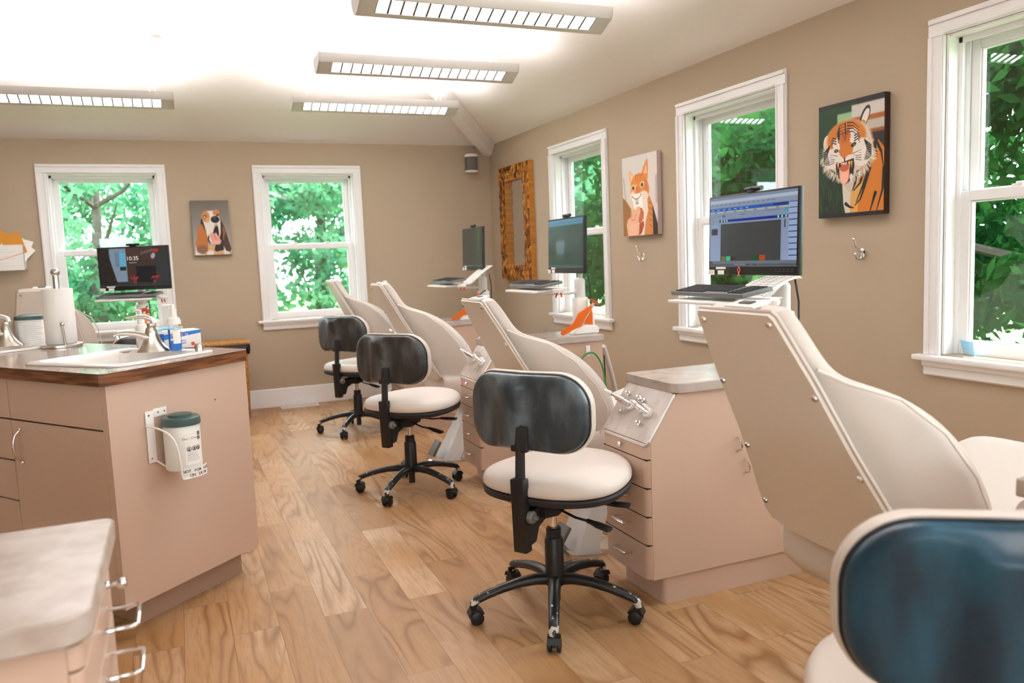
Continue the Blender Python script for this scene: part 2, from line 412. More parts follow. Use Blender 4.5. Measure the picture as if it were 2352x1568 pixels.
def picture(name, P, origin, ex, ez, wid, hei, m, parent):
    """flat grid in the ex/ez plane, top-left corner at origin, painted by vertex colour"""
    a = P.out(); h, w = a.shape[:2]
    xs = (np.arange(w+1)/w)*wid; zs = -(np.arange(h+1)/h)*hei
    ex = np.array(ex, float); ez = np.array(ez, float); o = np.array(origin, float)
    v = o+xs[None, :, None]*ex+zs[:, None, None]*ez
    idx = np.arange((h+1)*(w+1)).reshape(h+1, w+1)
    f = np.stack([idx[:-1, :-1], idx[1:, :-1], idx[1:, 1:], idx[:-1, 1:]], -1).reshape(-1, 4)
    me = bpy.data.meshes.new(name); me.from_pydata(v.reshape(-1, 3).tolist(), [], f.tolist()); me.materials.append(M[m])
    ca = me.color_attributes.new('paint', 'FLOAT_COLOR', 'CORNER')
    c = np.repeat(a.reshape(-1, 3), 4, axis=0); c = np.c_[c, np.ones(len(c))]
    ca.data.foreach_set('color', c.astype(np.float32).ravel())
    ob = bpy.data.objects.new(name, me); COL.objects.link(ob); ob.parent = parent; return ob

def smooth_pts(P, n=6):
    P = [Vector(p) for p in P]; out = []
    for i in range(len(P)-1):
        a, b_, c, d_ = P[max(i-1, 0)], P[i], P[i+1], P[min(i+2, len(P)-1)]
        for k in range(n):
            s_ = k/n; out.append(.5*((2*b_)+(c-a)*s_+(2*a-5*b_+4*c-d_)*s_*s_+(3*b_-a-3*c+d_)*s_**3))
    return out+[P[-1]]
# ================================================================== THE ROOM
H = 2.295; XL, YN = -7.6, -11.5          # wall plate height, left wall, rear wall
MB_, MR_ = .40, .455                      # ceiling slopes over back wall / right wall
def wall_mesh(name, along, const, a0, a1, thick, holes, m='wall_paint', z1=H):
    """wall in the plane x=const or y=const, inner face at const, thickness outwards, with rectangular holes (a0,a1,z0,z1)"""
    xs = sorted({a0, a1, *[h[0] for h in holes], *[h[1] for h in holes]}); zs = sorted({0, z1, *[h[2] for h in holes], *[h[3] for h in holes]})
    b = B()
    for i in range(len(xs)-1):
        for j in range(len(zs)-1):
            cx, cz = (xs[i]+xs[i+1])/2, (zs[j]+zs[j+1])/2
            if any(h[0] < cx < h[1] and h[2] < cz < h[3] for h in holes): continue
            if along == 'x': b.box(xs[i], xs[i+1], const, const+thick, zs[j], zs[j+1])
            else: b.box(const, const+thick, xs[i], xs[i+1], zs[j], zs[j+1])
    bmesh.ops.remove_doubles(b.bm, verts=b.bm.verts, dist=1e-5)
    # drop the inner faces between cells
    dead = [f for f in b.bm.faces if sum(1 for g in b.bm.faces if g is not f and (g.calc_center_median()-f.calc_center_median()).length < 1e-6)]
    bmesh.ops.delete(b.bm, geom=dead, context='FACES_ONLY')
    return tag(b.build(name, m, smooth=0), kind='structure')
WIN_B = [-3.332, -1.720]; WIN_R = [-1.800, -3.580, -5.320, -7.08, -8.84, -10.60]; WIN_FILL = [-1.2, -2.6, -4.0, -5.4, -6.8]  # rear-wall set and last three right-wall windows are unseen, added for daylight fill
OP = .398   # half opening
wall_mesh('wall_back', 'x', 0, XL, .15, .16, [(c-OP, c+OP, .775, 2.032) for c in WIN_B])
wall_mesh('wall_right', 'y', 0, YN, -.0, .16, [(c-OP, c+OP, .775, 2.032) for c in WIN_R])
wall_mesh('wall_left', 'y', XL-.16, YN, .0, .16, [])
wall_mesh('wall_rear', 'x', YN-.16, XL-.16, .16, .16, [(c-OP, c+OP, .775, 2.032) for c in WIN_FILL], z1=4.4)
tag(B().box(XL-.2, .2, YN-.2, .2, -.06, 0).build('floor', 'floor', smooth=0), kind='structure')
# hipped ceiling: right slope rises to a ridge, back slope meets it along the hip
XR = -3.9; ZR = H-XR*MR_; YH = -(ZR-H)/MB_
XLW = XL; 
b = B(); bm = b.bm
def V_(x, y, z): return bm.verts.new((x, y, z))
mL = (ZR-H)/(XR-XL)
c0, hp, rr_, c1, c2, c3 = V_(0, 0, H), V_(XR, YH, ZR), V_(XR, YN, ZR), V_(0, YN, H), V_(XL, 0, H), V_(XL, YN, H)
for f in ((c0, hp, rr_, c1), (c0, c2, hp), (c2, c3, rr_, hp)): bm.faces.new(f)
ce = b.build('ceiling', 'ceiling_paint', smooth=0); sol = ce.modifiers.new('th', 'SOLIDIFY'); sol.thickness = .12; sol.offset = 1 if ce.data.polygons[0].normal.z > 0 else -1
tag(ce, kind='structure')
# boxed hip beam
d = Vector((XR, YH, ZR-H)); 
def hipbeam():
    b = B(); dn = d.normalized(); side = dn.cross(Vector((0, 0, 1))).normalized(); dwn = dn.cross(side).normalized()
    if dwn.z > 0: dwn = -dwn
    R = []
    for t in (-.02, 1.0):
        p = d*t+Vector((-.02, -.02, H)) if t <= 0 else d*t+Vector((0, 0, H))
        R.append([p+side*(.095*a)+dwn*c for a, c in ((-1.1, -.02), (-1, .03), (-.55, .085), (.55, .085), (1, .03), (1.1, -.02))])
    return tag(b.rings(R).build('trim_1', 'ceiling_paint', smooth=0), kind='structure')
hipbeam()
# baseboards
def baseboard(name, x0, x1, y0, y1):
    o = B().box(x0, x1, y0, y1, 0, .165).build(name, 'white_trim', smooth=0, bevel=.006); return tag(o, kind='structure')
baseboard('baseboard_back', XL, -.018, -.018, 0); baseboard('baseboard_right', -.018, 0, YN, 0)
baseboard('baseboard_left', XL, XL+.018, YN, -.018)
# ------------------------------------------------------------------ windows
def window(name, origin, rz):
    """local frame: x along the wall, +y outwards, z up; inner wall face at y=0"""
    root = empty(name, origin, rz, kind='structure')
    cw = .071; hw = .4655; zt = 2.10; zs = .770; ow = hw-cw
    def stepped(b, seg):    # casing profile swept as plain boards with two raised beads
        pass
    b = B()
    for s in (-1, 1):
        a, c = sorted((s*hw, s*(hw-cw)))
        b.box(a, c, -.016, 0, zs, zt-cw-.0005)
        a, c = sorted((s*(hw-.004), s*(hw-.022))); b.box(a, c, -.024, -.016, zs, zt-cw)
        a, c = sorted((s*(hw-cw+.004), s*(hw-cw+.014))); b.box(a, c, -.020, -.016, zs, zt-cw)
    b.box(-hw, hw, -.016, 0, zt-cw, zt); b.box(-hw+.004, hw-.004, -.024, -.016, zt-.022, zt-.004); b.box(-hw+cw, hw-cw, -.020, -.016, zt-cw+.004, zt-cw+.014)
    b.build('window_casing', 'white_trim', root, bevel=.002)
    j = B(); t = .012
    j.box(-ow, -ow+t, 0, .158, zs, zt-cw); j.box(ow-t, ow, 0, .158, zs, zt-cw); j.box(-ow+t, ow-t, 0, .158, zt-cw-t, zt-cw)
    for s in (-1, 1):       # stops and tracks
        for y0, y1, w in ((.052, .062, .030), (.093, .101, .030)):
            a, c = sorted((s*(ow-t), s*(ow-w))); j.box(a, c, y0, y1, zs, zt-cw-t)
    j.box(-ow+t, ow-t, .052, .062, zt-cw-.035, zt-cw-t)
    j.build('window_jamb', 'white_trim', root, bevel=.0015)
    st = B().box(-hw-.036, hw+.036, -.046, 0, zs-.024, zs, .006).box(-ow, ow, 0, .158, zs-.024, zs).build('window_sill', 'white_trim', root)
    ap = B().prism([(0, zs-.024), (-.030, zs-.024), (-.028, zs-.044), (-.018, zs-.050), (-.018, zs-.080), (-.010, zs-.087), (0, zs-.087)], 'x', -hw+.002, hw-.002)
    ap.build('window_apron', 'white_trim', root, smooth=30)
    def sash(nm, y, z0, z1, sw, top, bot, gx):
        b = B(); o = ow-t-.002
        b.box(-o, -gx, y, y+.032, z0, z1); b.box(gx, o, y, y+.032, z0, z1); b.box(-gx, gx, y, y+.032, z1-top, z1); b.box(-gx, gx, y, y+.032, z0, z0+bot)
        # glazing bead
        e = .007
        b.box(-gx, -gx+e, y+.006, y+.026, z0+bot, z1-top); b.box(gx-e, gx, y+.006, y+.026, z0+bot, z1-top)
        b.box(-gx+e, gx-e, y+.006, y+.026, z1-top-e, z1-top); b.box(-gx+e, gx-e, y+.006, y+.026, z0+bot, z0+bot+e)
        f = b.build('window_sash', 'white_trim', root, bevel=.002)
        B().box(-gx+.004, gx-.004, y+.013, y+.015, z0+bot+.004, z1-top-.004).build('window_pane', 'glass', f, smooth=0)
        return f
    f1 = sash('lower', .060, zs, 1.424, .04, .040, .056, .328)
    sash('upper', .104, 1.384, zt-cw-t-.001, .04, .046, .040, .328)
    for s in (-.14, .14): B().box(s-.022, s+.022, .062, .086, 1.424, 1.433, .003).box(s-.008, s+.02, .066, .080, 1.433, 1.441, .002).build('sash_lock', 'white_plastic', f1)
    return root
for i, c in enumerate(WIN_B): window('window_%d' % (i+1), (c, 0, 0), 0)
for i, c in enumerate(WIN_R): window('window_%d' % (i+3), (0, c, 0), -PI/2)
for i, c in enumerate(WIN_FILL): window('window_%d' % (i+9), (c, YN, 0), PI)  # added rear windows, let daylight in from behind the camera

# ------------------------------------------------------------------ pendant lamps
def pendant():
    r = empty('pendant_lamp', (0, 0, 0)); L = 1.22
    prof = [(-.100, .052), (-.098, .022), (-.083, -.001)]
    fr = B()
    # front face, belly behind the louvre, far face, as a shell with thickness
    out = [(-.100, .052), (-.099, .024), (-.086, .002), (.006, -.036), (.030, -.042), (.058, -.034), (.085, -.004), (.099, .024), (.100, .052)]
    inn = [(.094, .052), (.093, .026), (.080, .002), (.055, -.027), (.030, -.034), (.009, -.030), (-.083, .008), (-.093, .026), (-.094, .052)]
    a0, a1 = -L/2+.075, L/2-.075
    for x0, x1 in ((-L/2, a0), (a1, L/2)): fr.prism(out+inn, 'x', x0, x1)
    fr.prism(out[:3]+[(-.081, .0), (-.083, .008), (-.093, .026), (-.094, .052)], 'x', a0, a1)
    fr.prism([(.0, -.0335)]+out[3:]+inn[:5]+[(.003, -.026)], 'x', a0, a1)
    hs = fr.build('housing', 'housing_grey', r, smooth=30)
    for s in (-1, 1): B().prism(out, 'x', s*L/2-.003, s*L/2+.003).build('end_cap', 'housing_grey', r, smooth=30)
    lv = B(); n = 18
    for k in range(n+1):
        x = a0+(a1-a0)*k/n
        lv.prism([(-.084, .004), (.002, -.0325), (.008, -.018), (-.078, .018)], 'x', x-.0048, x+.0048)
    lv.build('louvre', 'louvre_shade', r, smooth=0)
    B().prism([(-.078, .012), (.004, -.023), (.006, -.019), (-.076, .016)], 'x', a0, a1).build('diffuser', 'diffuser', r, smooth=0)
    return r
PEND = []
def ceil_z(x, y):
    return H+min(MR_*-x, MB_*-y, mL*(x-XL))
def hang(root, cx, cy, z, label=None, cord=True):
    root.location = (cx, cy, z)
    if label: root['label'] = label
    for s in (-1, 1):
        x = s*.50; zc = ceil_z(cx+x, cy)-z
        B().tube([(x, 0, .05), (x, 0, zc-.03)], .0009, 6).build('wire', 'wire_grey', root)
        sl = math.atan(MR_ if ceil_z(cx+x, cy) < H+MB_*-cy-1e-6 else 0)
        if s > 0:
            B().lathe([(.062, 0), (.060, -.012), (.020, -.018), (.0, -.018)][::-1], (x+.015, 0, zc+.004), 28).build('canopy', 'white_plastic', root)
            pts = [(x-.035+.006*math.sin(t*5), .012*math.sin(t*3), .045+(zc-.055)*t) for t in np.linspace(0, 1, 9)]
            B().tube(pts, .0035, 8).build('power_cord', 'white_plastic', root)
        else: B().lathe([(.0, -.02), (.012, -.018), (.014, 0)], (x, 0, zc+.002), 16).build('canopy', 'white_plastic', root)
        B().cyl((x, 0, zc-.045), (x, 0, zc-.02), .005, .007, 10).build('wire_grip', 'brushed_nickel', root)
    lamp('uplight', 'AREA', (cx, cy, z+.056), (PI, 0, 0), LAMP_UP, (.97, .95, 1), shape='RECTANGLE', size=1.1, size_y=.15)
    B().box(-.50, .50, -.012, .012, .012, .036, .01).build('tube_lamp', 'white_plastic', root)
p0 = pendant()
tag(p0, 'white louvred pendant lamp nearest the camera, highest in the photo', 'ceiling lamp', 'suspended louvred ceiling lamps')
spots = [(-1.412, -3.65, 2.36, None), (-1.396, -2.465, 2.372, 'white louvred pendant lamp hanging between the nearest and the farthest of the row of three'),
         (-1.386, -1.285, 2.372, 'white louvred pendant lamp farthest along the row of three, nearest the back wall'),
         (-3.38, -1.21, 2.372, 'white louvred pendant lamp at the far left, over the left window and sinks')]
roots = [p0]+[dup(p0) for _ in spots[1:]]
for r_, (x, y, z, lb) in zip(roots, spots): hang(r_, x, y, z, lb)
# pendants added out of view, above and behind the camera, for fill light
for x, y, wh in ((-1.4, -4.9, 'just above the top edge of the photo'), (-1.4, -7.6, 'to the right above the camera'), (-4.6, -9.6, 'behind the camera to the left'), (-1.4, -9.6, 'behind the camera to the right')):
    q = dup(p0); q['label'] = 'added unseen white louvred pendant lamp '+wh; q['group'] = 'unseen louvred ceiling lamps added for fill light'
    for c in list(q.children):
        if c.name.split('.')[0] in ('wire', 'canopy', 'power_cord', 'wire_grip', 'tube_lamp'): bpy.data.objects.remove(c)
    for c in q.children:
        if c.name.split('.')[0] == 'diffuser' and y < -7:      # added rear pendants get a stronger glow for frontal fill
            c.data = c.data.copy(); c.data.materials[0] = M['diffuser_fill']
    hang(q, x, y, 2.37)

# ================================================================== OUTSIDE
GZ = -.9
tag(B().box(-40, 40, .17, 60, GZ-.1, GZ).box(.17, 40, -30, .17, GZ-.1, GZ).build('lawn', 'lawn', smooth=0), kind='structure')
tag(B().box(XL-.15, .15, .0, .15, GZ, -.06).box(0, .15, YN, 0, GZ, -.06).build('foundation_wall', 'house_siding', smooth=0), kind='structure')
def foliage_mesh(name, blobs, n, size, m):
    """n single leaves spread through ellipsoid blobs (x,y,z,rx,ry,rz)"""
    bl = np.array(blobs, float); vol = (bl[:, 3]*bl[:, 4]*bl[:, 5])**.8; k = rng.choice(len(bl), n, p=vol/vol.sum())
    d = rng.normal(size=(n, 3)); d /= np.linalg.norm(d, axis=1)[:, None]; r = rng.random(n)**(1/3.)
    c = bl[k, :3]+d*r[:, None]*bl[k, 3:]
    u = rng.normal(size=(n, 3)); u /= np.linalg.norm(u, axis=1)[:, None]
    w = np.cross(u, rng.normal(size=(n, 3))); w /= np.linalg.norm(w, axis=1)[:, None]
    nn = np.cross(u, w); s = size*(.6+.8*rng.random(n))[:, None]
    P = np.stack([c-u*s, c-w*s*.42+nn*s*.08, c+u*s*.2-w*s*.40+nn*s*.05, c+u*s, c+u*s*.2+w*s*.40+nn*s*.05, c+w*s*.42+nn*s*.08], 1).reshape(-1, 3)
    me = bpy.data.meshes.new(name); me.vertices.add(len(P)); me.vertices.foreach_set('co', P.astype(np.float32).ravel())
    me.loops.add(n*6); me.polygons.add(n); me.loops.foreach_set('vertex_index', np.arange(n*6, dtype=np.int32)); me.polygons.foreach_set('loop_start', np.arange(0, n*6, 6, dtype=np.int32))
    me.update(); me.validate(); me.materials.append(M[m]); return me
def crown(cx, cz, R, k, seed):
    rs = np.random.default_rng(seed); out = []
    for _ in range(k):
        a = rs.random()*2*PI; rr = R*rs.random()**.5; z = cz+(rs.random()-.5)*2*R*.95; q = .28+.30*rs.random()
        out.append((math.cos(a)*rr, math.sin(a)*rr, z, R*q, R*q, R*q*.55))
    return out
def tree(loc, h, R, n, m, label, seed, group, k=20, size=.055, lean=.2, low=.0):
    t = empty('tree', loc, 0, label, 'tree', group)
    zc = h-R*.9
    me = foliage_mesh('foliage', crown(0, zc-low, R, k, seed), n, size, m)
    f = bpy.data.objects.new('foliage', me); COL.objects.link(f); f.parent = t
    rs = random.Random(seed)
    pts = [(0, 0, 0), (lean*.3, 0, h*.25), (lean*.5, .05, h*.5), (lean, 0, h*.8)]
    B().tube(pts, [.13, .11, .085, .03], 10).build('trunk', 'bark', t)
    b = B()
    for _ in range(9):
        z = h*(.25+.5*rs.random()); a = rs.random()*2*PI; l = R*(.6+.4*rs.random())
        p = Vector((lean*z/h, 0, z)); q = p+Vector((math.cos(a)*l, math.sin(a)*l, l*.35+.2)); mid = (p+q)/2+Vector((0, 0, -.12))
        b.tube([p, mid, q], [.04, .028, .008], 6)
    b.build('branches', 'bark', t); return t
TG = 'trees outside the windows'
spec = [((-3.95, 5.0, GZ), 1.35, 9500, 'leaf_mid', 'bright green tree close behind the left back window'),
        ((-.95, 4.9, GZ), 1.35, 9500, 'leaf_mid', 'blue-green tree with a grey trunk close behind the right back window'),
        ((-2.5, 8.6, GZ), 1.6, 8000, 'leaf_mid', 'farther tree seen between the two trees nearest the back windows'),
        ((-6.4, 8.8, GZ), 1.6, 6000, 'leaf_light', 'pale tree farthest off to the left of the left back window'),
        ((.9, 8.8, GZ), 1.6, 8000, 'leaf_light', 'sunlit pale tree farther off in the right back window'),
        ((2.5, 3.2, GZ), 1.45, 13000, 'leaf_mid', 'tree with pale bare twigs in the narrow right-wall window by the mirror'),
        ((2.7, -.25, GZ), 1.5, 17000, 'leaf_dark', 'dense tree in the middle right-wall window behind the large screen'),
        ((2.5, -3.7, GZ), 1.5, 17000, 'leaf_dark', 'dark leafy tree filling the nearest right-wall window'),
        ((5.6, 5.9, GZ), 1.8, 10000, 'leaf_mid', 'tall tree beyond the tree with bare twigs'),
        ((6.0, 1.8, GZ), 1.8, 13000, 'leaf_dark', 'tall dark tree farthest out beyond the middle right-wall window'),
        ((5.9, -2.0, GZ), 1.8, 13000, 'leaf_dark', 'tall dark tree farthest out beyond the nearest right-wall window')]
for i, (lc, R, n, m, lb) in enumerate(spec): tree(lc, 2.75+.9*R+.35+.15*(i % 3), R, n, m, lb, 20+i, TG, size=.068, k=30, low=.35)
def bush(loc, R, hh, n, m, label, seed):
    t = empty('shrub', loc, 0, label, 'shrub', 'shrubs outside the windows')
    me = foliage_mesh('foliage', [(x*R*.75, y*R*.75, hh*.5+z*.35*hh, R*.55, R*.55, hh*.34) for x, y, z in np.random.default_rng(seed).uniform(-1, 1, (10, 3))], n, .05, m)
    f = bpy.data.objects.new('foliage', me); COL.objects.link(f); f.parent = t
    B().tube([(0, 0, 0), (.05, 0, hh*.6)], [.04, .02], 8).build('stem', 'bark', t)
for i, a in enumerate([((-3.0, 6.8, GZ), .8, 1.9, 4000, 'leaf_mid', 'rounded shrub low behind the left back window'),
                       ((.7, 6.6, GZ), .8, 1.9, 4000, 'leaf_light', 'light green shrub low in the right back window'),
                       ((4.3, 3.4, GZ), .9, 2.4, 6000, 'leaf_mid', 'shrub low in the narrow right-wall window'),
                       ((4.1, -.9, GZ), .9, 2.5, 7000, 'leaf_dark', 'shrub low in the middle right-wall window')]): bush(*a[:6], seed=70+i)
def resample(P, n):
    P = [Vector((*p, 0)) for p in P]; P.append(P[0]); L = [0]
    for a, b in zip(P, P[1:]): L.append(L[-1]+(b-a).length)
    out = []; j = 0
    for k in range(n):
        s = L[-1]*k/n
        while L[j+1] < s: j += 1
        t = (s-L[j])/max(1e-9, L[j+1]-L[j]); q = P[j].lerp(P[j+1], t); out.append((q.x, q.y))
    return out
# ================================================================== OPERATOR STOOLS (local +x = the way the sitter faces)
def make_stool(shell, label, group, base_a, seed=0):
    t = empty('operator_stool', (0, 0, 0), 0, label, 'stool', group); YO = .012
    hub = B(); hub.lathe([(.0, .045), (.017, .045), (.017, .10), (.034, .104), (.036, .135), (.033, .150), (.032, .265), (.029, .270), (.029, .272), (.026, .274), (.026, .302), (.022, .306), (0, .306)])
    hub.build('hub_column', 'black_plastic', t)
    B().cyl((0, 0, .30), (0, 0, .43), .0135).build('gas_lift', 'gas_rod', t)
    for k in range(5):
        a = math.radians(base_a+72*k)
        e = empty_leg(t, a)
    # seat
    def disp(u, v): return .012*((u-.02)/.25)**2-.010*max(0, -(u)/.2)**2
    ol = sup(.245, .245, 2.5, 48, lambda x, y: (x+.055, (y-.008)*(1-.13*(x/.245))))
    B().pad(ol, [(.0, .062), (.5, .062), (.86, .056), (.96, .044), (1.0, .026), (1.0, .008), (.985, .0), (.5, 0), (0, 0)], disp, c=(0, 0, .462)).build('seat', 'cream_vinyl', t, sub=1)
    B().pad(ol, [(.0, .0), (.98, .0), (1.0, -.006), (.985, -.022), (.80, -.036), (.45, -.042), (0, -.042)], disp, c=(0, 0, .462)).build('seat_pan', 'black_matte', t)
    # mechanism under the seat and J-bracket to the back
    m = B(); m.prism([(-.10, .405), (.07, .405), (.06, .372), (-.02, .356), (-.10, .37)], 'y', -.035, .035); m.prism([(-.19, .295), (-.135, .30), (-.115, .345), (.02, .392), (.02, .408), (-.19, .412)], 'y', -.018, .018)
    m.build('tilt_mechanism', 'black_matte', t, bevel=.003)
    B().rbox((-.195, .0, .405), (.036, .050, .245), (0, -.03, 0), .004).build('back_sleeve', 'black_plastic', t)
    B().tube([(-.193, 0, .50), (-.187, 0, .60), (-.176, 0, .70)], [.017, .016, .015], 8).build('back_bar', 'black_matte', t)
    kb = B(); Mx = Matrix.Rotation(-PI/2, 4, 'X')
    kb.lathe([(0, .0), (.019, 0), (.021, .004), (.021, .016), (.017, .021), (.007, .022), (.007, .034), (0, .034)][::-1], (-.185, -.024, .40), 10, Matrix.Rotation(PI/2, 4, 'X')).build('tension_knob', 'grey_plastic', t, smooth=20)
    for y0, x0, z0, x1, y1, z1 in ((-.05, .03, .40, .08, -.25, .395), (-.04, -.03, .385, -.035, -.235, .345)):
        p, q = Vector((x0, y0, z0)), Vector((x1, y1, z1)); dd = (q-p).normalized()
        b = B().tube([p, p+(q-p)*.35+Vector((0, 0, -.006)), q-dd*.075], .0045, 8); lev = b.build('lever', 'black_plastic', t)
        b = B(); sd = dd.cross(Vector((0, 0, 1))).normalized(); up = sd.cross(dd)
        R = []
        for tt, w, hh in ((-.085, .006, .006), (-.06, .010, .007), (-.045, .017, .007), (0, .019, .006), (.004, .015, .004)):
            c = q+dd*tt; R.append([c+sd*w*i+up*hh*j for i, j in ((1, .6), (.6, 1), (-.6, 1), (-1, .6), (-1, -.6), (-.6, -1), (.6, -1), (1, -.6))])
        b.rings(R).build('paddle', 'black_plastic', lev, smooth=50)
    # backrest: concave to the sitter
    W2, H2 = .445, .245; bend = lambda u, v: .55*u*u/.6
    def olb(w, h, r): return [(u, v*(1+.04*(abs(u)/(w/2)))-.010*(u/(w/2))**2) for u, v in resample(rrect(w, h, r, 10), 110)]
    def back_disp(u, v):    # raised spine down the middle of the plastic shell
        return bend(u, v)-.026/(1+math.exp((abs(u-.028)-.048)/.009))*min(1, max(0, (.118-v)/.03))*min(1, max(0, (.125+v)/.02))
    zc = .737
    O = olb(W2, H2, .098)
    def grid_shell():
        b = B(); n = 14; R = []
        lay = [(1.0, .010), (1.0, -.004), (.985, -.012), (.95, -.017)]+[(s_, -.019) for s_ in (.88, .8, .7, .6, .5, .4, .3, .2, .1)]+[(0.001, -.019)]
        for sc, dpt in lay:
            R.append([Vector((dpt+back_disp(u*sc, v*sc), u*sc, v*sc)) for u, v in O])
        b.rings(R, True, False); return b
    sh = grid_shell().build('backrest_shell', shell, t, (-.155, YO, zc), smooth=60)
    Mo = olb(W2+.004, H2+.004, .100)
    B().pad([(u, v) for u, v in Mo], [(1, .008), (1.006, .010), (1.006, .013), (1, .015)], bend, 'x').build('backrest_seam', 'black_matte', t, (-.155, YO, zc))
    Co = olb(W2+.014, H2+.014, .105)
    B().pad(Co, [(.99, .013), (1.0, .020), (1.0, .034), (.975, .048), (.93, .055), (.7, .060), (.4, .062), (.001, .062)], bend, 'x').build('backrest_cushion', 'cream_vinyl', t, (-.155, YO, zc), smooth=60)
    # black recess where the bar enters the shell
    B().rbox((-.187, 0, .655), (.020, .062, .085), (0, .03, 0), .006).build('bar_socket', 'black_matte', t)
    return t
def empty_leg(t, a):
    """one star foot: a tapering arched arm with its twin-wheel caster as a sub-part"""
    if 'leg' not in PROTO:
        P = [(.02, 0, .122), (.07, 0, .128), (.13, 0, .124), (.19, 0, .112), (.245, 0, .096), (.278, 0, .084), (.292, 0, .070), (.293, 0, .058)]
        leg = B().tube(P, [.024, .0225, .0205, .0190, .0178, .0170, .0160, .0150], 12, flat=.82).build('leg', 'worn_black', t)
        cs = B()
        for s in (-1, 1):
            cs.lathe([(0, -.0075), (.019, -.0075), (.0235, -.004), (.0235, .004), (.019, .0075), (.010, .009), (0, .009)] if s > 0 else [(0, .0075), (.019, .0075), (.0235, .004), (.0235, -.004), (.019, -.0075), (.010, -.009), (0, -.009)],
                     (.283, s*.0145, .0237), 24, Matrix.Rotation(-PI/2, 4, 'X'))
        cs.prism([(.262, .028), (.268, .048), (.280, .054), (.300, .054), (.309, .040), (.309, .024), (.296, .02)], 'y', -.006, .006)
        cs.prism([(.258, .040), (.268, .052), (.285, .058), (.303, .054), (.313, .036), (.306, .036), (.298, .048), (.283, .050), (.27, .045), (.264, .036)], 'y', -.021, .021)
        cs.cyl((.293, 0, .05), (.293, 0, .062), .009)
        c = cs.build('caster', 'black_plastic', leg, smooth=35)
        PROTO['leg'] = leg; leg.rotation_euler.z = a; return leg
    return dup(PROTO['leg'], t, rz=a)
PROTO = {}
SG = 'operator stools beside the patient chairs'
sA = make_stool('shell_blueblack', 'operator stool at the photo centre, scuffed blue-black back and chipped black star base', SG, 27)
sA.location = (-1.705, -4.80, 0); sA.rotation_euler.z = .58
def restool(src, label, loc, rz, base, shell):
    c = dup(src, None, loc, rz, label); k = 0
    for ch in c.children:
        nm = ch.name.split('.')[0]
        if nm == 'leg': ch.rotation_euler.z = math.radians(base+72*k)-rz; k += 1
        if nm == 'backrest_shell':
            ch.data = ch.data.copy(); ch.data.materials[0] = M[shell]
    return c
k = 0
for ch in sA.children:
    if ch.name.split('.')[0] == 'leg': ch.rotation_euler.z = math.radians(27+72*k)-.58; k += 1
sB = restool(sA, 'operator stool with a dark grey back, between the centre stool and the farthest stool', (-1.75, -3.11, 0), .66, 12, 'shell_dark')
sC = restool(sA, 'farthest operator stool, dark grey back, standing before the right back window', (-1.68, -1.41, 0), .63, 20, 'shell_dark')
sD = restool(sA, 'nearest operator stool, cut off at the bottom right corner, navy blue back', (-1.74, -6.40, 0), 1.1, 35, 'shell_blue')
sE = restool(sA, 'operator stool mostly hidden behind the sink counter, under the left screen', (-3.02, -1.95, 0), 1.75, 40, 'shell_dark')

